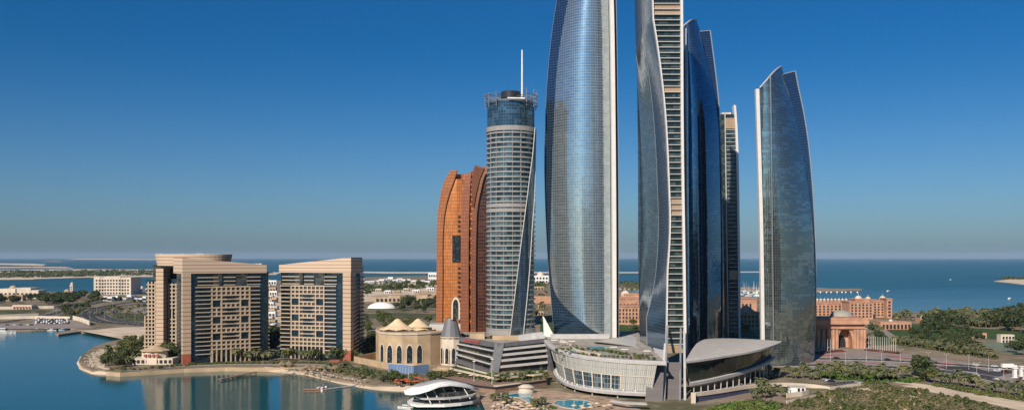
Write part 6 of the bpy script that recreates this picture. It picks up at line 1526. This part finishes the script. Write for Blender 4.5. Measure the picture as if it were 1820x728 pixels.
loungers(rp_([(500, 658), (560, 662), (610, 670), (660, 682), (640, 683), (560, 668), (500, 662)], 40, 7, 3.4), 'white lounger in the rows along the hotel beach', 'loungers on the hotel beach')
loungers(rp_([(868, 735), (880, 716), (960, 718), (985, 730), (960, 738)], 60, 8, 3.6), 'white lounger on the pool terrace near the bottom edge', 'loungers on the pool terrace')
loungers(rp_([(148, 645), (160, 630), (178, 624), (178, 650), (158, 655)], 24, 9, 3), 'white lounger on the sandy promontory tip', 'loungers on the promontory tip', LZ+.2)
# cabanas on the podium terrace
for k, (x, y) in enumerate(((985, 611), (1000, 614), (1016, 613), (1090, 624), (1110, 628), (1150, 631))):
    c = G(x, y, ZD); t = thing('cabana', 'pale open cabana on the podium roof terrace', 'cabana', c, group='cabanas on the podium terrace')
    q = MB(); q.box((c[0], c[1], c[2]+2.6), (4.4, 4, .3)); q.build('roof', M['whitecanvas'], t)
    for dx in (-1.9, 1.9):
        for dy in (-1.7, 1.7): q = MB(); q.box((c[0]+dx, c[1]+dy, c[2]), (.2, .2, 2.6)); q.build('post', M['wood'], t)
# thatched huts
for k, (x, y) in enumerate(((545, 659), (558, 658.5), (570, 659), (583, 660), (595, 660.5), (500, 653), (512, 652.5))):
    c = G(x, y, LZ+.1); t = thing('thatched_hut', ['first', 'second', 'third', 'fourth', 'rightmost', 'leftmost small', 'second small'][k]+' thatched beach hut from the left behind the lounger rows', 'beach hut', c, group='thatched huts on the hotel beach')
    q = MB(); q.lathe((c[0], c[1]+2, c[2]+2.3), [(3.6, 0), (3.5, .2), (0, 2.3)], 8, sy=.8); q.build('roof', M['thatch'], t)
    for dx in (-2, 0, 2): q = MB(); q.box((c[0]+dx, c[1], c[2]), (.25, .25, 2.4)); q.build('post', M['wood'], t)
# piers, floating dock, boats
pr_ = thing('wooden_pier', 'long thin wooden pier slanting into the lagoon before the larger hotel', 'pier', G(450, 661, 0)); a, b_ = Vector(G(455, 660, 1.2)), Vector(G(390, 673, 1.2)); q = MB(); q.bar(a, b_, 2.6, .35); q.build('deck', M['wood'], pr_)
for k in range(7): p = a.lerp(b_, k/6); q = MB(); q.box((p.x, p.y, -1.5), (.4, .4, 2.6)); q.build('pile', M['wood'], pr_)
fd = thing('floating_dock', 'floating dock with thin fingers off the hotel beach', 'dock', G(560, 693, 0)); q = MB(); q.bar(G(540, 691, .5), G(582, 691, .5), 2.4, .5); q.bar(G(540, 695, .5), G(570, 694.5, .5), 1.2, .4); q.build('deck', M['wood'], fd)
q = MB(); q.bar(G(582, 690, .5), G(640, 683, .5), 1.6, .4); q.build('gangway', M['lgrey'], fd)
def boat_proto():
    t = thing('motor_boat', 'proto', 'boat'); q = MB(); st = [(-3.5, 1.1), (-1, 1.25), (1.5, 1.1), (3, .55), (3.9, .02)]
    rows = [[(x, -w*.6, -.2) for x, w in st], [(x, -w, .9) for x, w in st], [(x, w, .9) for x, w in st], [(x, w*.6, -.2) for x, w in st]]
    q.grid(rows); q.face([(-3.5, -.66, -.2), (-3.5, -1.1, .9), (-3.5, 1.1, .9), (-3.5, .66, -.2)]); a = q.build('hull', M['white'], t); q = MB(); q.box((-.3, 0, .9), (2.6, 1.6, .9)); b_ = q.build('cabin', M['white'], t); q = MB(); q.box((-.2, 0, 1.15), (2.7, 1.64, .4)); c_ = q.build('windscreen', M['dark'], t); reg(t, [a, b_, c_]); return t
bt = boat_proto(); first = True
def boat(loc, rz_, s_, label, group=None):
    global first
    if first: first = False; bt.location = loc; bt.rotation_euler = (0, 0, rz_); bt.scale = (s_,)*3; bt['label'] = label
    else: c = copy_tree(bt, loc, rz_, s_, label, group)
boat(G(5, 592, 0), .2, 3.2, 'white motor yacht at the far left edge of the lagoon')
for k, (x, y) in enumerate(((568, 689), (574, 689.5), (580, 688), (572, 694))): boat(G(x, y, 0), .8+k*.3, .55, 'small jet boat tied at the floating dock', 'boats at the floating dock')
for k, (x, y) in enumerate(((66, 586.5), (83, 586), (92, 587), (112, 586))): boat(G(x, y, 0), .1*k, 1.2, 'small white boat moored off the waterfront car park', 'boats off the car park')
boat(G(720, 726, 0), 2.6, 1.3, 'white speedboat moored left of the waterfront pavilion')
for k, (x, y) in enumerate(((1579, 517.5), (1795, 531), (1690, 497))): boat(G(x, y, 0), .6, 1.6, ['white boat crossing the open sea right of the palace domes', 'small white boat on the sea at the right edge', 'tiny white boat far out on the open sea'][k])
rng = random.Random(6)
sb = thing('sailing_yacht', 'proto', 'yacht'); 
ks = []
for ch in KIDS[bt.name]: d = ch.copy(); COL.objects.link(d); d.parent = sb; ks.append(d)
q = MB(); q.lathe((0.5, 0, .9), [(.1, 0), (.05, 11)], 5); d = q.build('mast', M['white'], sb); ks.append(d); reg(sb, ks); f_ = True
for k in range(34):
    x, y = rng.uniform(1300, 1350), rng.choice([514, 517.5, 520.5, 523.5, 526]); lab = 'white yacht moored in the marina seen between the towers'
    if f_: f_ = False; sb.location = G(x, y, 0); sb['label'] = lab; sb['group'] = 'yachts in the marina'; sb.scale = (1.8,)*3
    else: copy_tree(sb, G(x, y, 0), rng.random()*3, rng.uniform(1.2, 2.2), lab, 'yachts in the marina')
for k in range(8): copy_tree(bt, G(1458+k*9+rng.random()*3, 519.5, 0), 1.2, 1.4, 'white boat moored along the breakwater right of the curved tower', 'boats along the breakwater')
bpy.data.objects.remove(bpy.data.objects.get('zz')) if bpy.data.objects.get('zz') else None

# ================================================================ city behind the viewer (mirrored in the glass)
rng = random.Random(31)
M['cityglass'] = glass('city_block_windows', (.02, .03, .035), (.10, .09, .07), 3, 3.4, (.14, .12, .10), .3, .35, .3, .2, thr=.5)
M['citywall'] = stripes('city_block_render', (.22, .19, .16), (.02, .02, .03), 3.4, 1.4, 4, .8)
spots = [(-240, -260, 34, 90), (-150, -420, 40, 150), (-60, -330, 30, 70), (30, -240, 36, 110), (95, -380, 30, 190), (150, -210, 34, 80), (215, -330, 40, 130), (290, -230, 44, 95), (370, -360, 38, 150), (-330, -400, 50, 80), (450, -250, 50, 70), (60, -160, 26, 52), (200, -120, 40, 48), (330, -100, 50, 56), (-20, -520, 60, 120), (250, -520, 60, 170), (540, -380, 60, 110)]
spots += [(-300+k*52+(k % 3)*9, -190-(k*37 % 90), 30+(k*7 % 16), 95+(k*53 % 140)) for k in range(18)]
for k, (x, y, w, h) in enumerate(spots):
    t = thing('city_block', 'pale city apartment block across the avenue behind the viewpoint', 'building', (x, y, LZ), group='city blocks behind the viewpoint'); rz_ = rng.uniform(-.3, .3)
    q = MB(); q.box((x, y, LZ), (w, w*.8, h), rz_); q.build('wall', M['citywall' if k % 3 else 'cityglass'], t); q = MB(); q.box((x, y, LZ+h), (w*.6, w*.5, 6), rz_); q.build('roof_plant', M['cream'], t)
    q = MB(); q.box((x, y, LZ), (w*1.25, w*1.05, 14), rz_); q.build('base', M['cream'], t)

# labels: small sets of look-alikes are told apart by their order in the picture
def finish_labels():
    bpy.context.view_layer.update(); by = {}
    for o in bpy.data.objects:
        if o.parent is None and o.get('label') and o.get('category') and o['category'] != 'building' or (o.parent is None and o.get('label') and 'city apartment' not in o['label']): by.setdefault(o['label'], []).append(o)
    W_ = ['first', 'second', 'third', 'fourth', 'fifth', 'sixth', 'seventh', 'eighth', 'ninth', 'tenth', 'eleventh', 'twelfth', 'thirteenth', 'fourteenth', 'fifteenth', 'sixteenth', 'seventeenth', 'eighteenth']
    for l, os_ in by.items():
        n = len(os_)
        if n < 2 or n > 18: continue
        px = [CX+o.location.x/max(1, o.location.y)*F for o in os_]; deep = (max(px)-min(px)) < 26
        order = sorted(range(n), key=lambda i: os_[i].location.y if deep else px[i])
        for r_, i in enumerate(order):
            e = ('nearest', 'farthest') if deep else ('leftmost', 'rightmost')
            w = e[0] if r_ == 0 else e[1] if r_ == n-1 else W_[r_]+(' nearest' if deep else ' from left')
            t = l+', '+w+(' of '+str(n) if n > 2 else '')
            os_[i]['label'] = t if len(t.split()) <= 16 else l+', '+w
finish_labels()

# ================================================================ haze
def haze():
    m = bpy.data.materials.new('haze_air'); m.use_nodes = True; nt = m.node_tree; nt.nodes.clear(); out = nt.nodes.new('ShaderNodeOutputMaterial'); v = nt.nodes.new('ShaderNodeVolumePrincipled')
    v.inputs['Color'].default_value = (.56, .76, .98, 1); v.inputs['Density'].default_value = HAZE_DENSITY; v.inputs['Anisotropy'].default_value = -.05
    nt.links.new(v.outputs[0], out.inputs['Volume']); q = MB(); q.prism([(-70000, -5000), (70000, -5000), (70000, 70000), (-70000, 70000)], -3, 330); o = q.build('haze', m); tag(o, kind='stuff')
HAZE_DENSITY = 1.5e-5
haze()
print('PLANTS', NT, 'objects', len(bpy.data.objects))
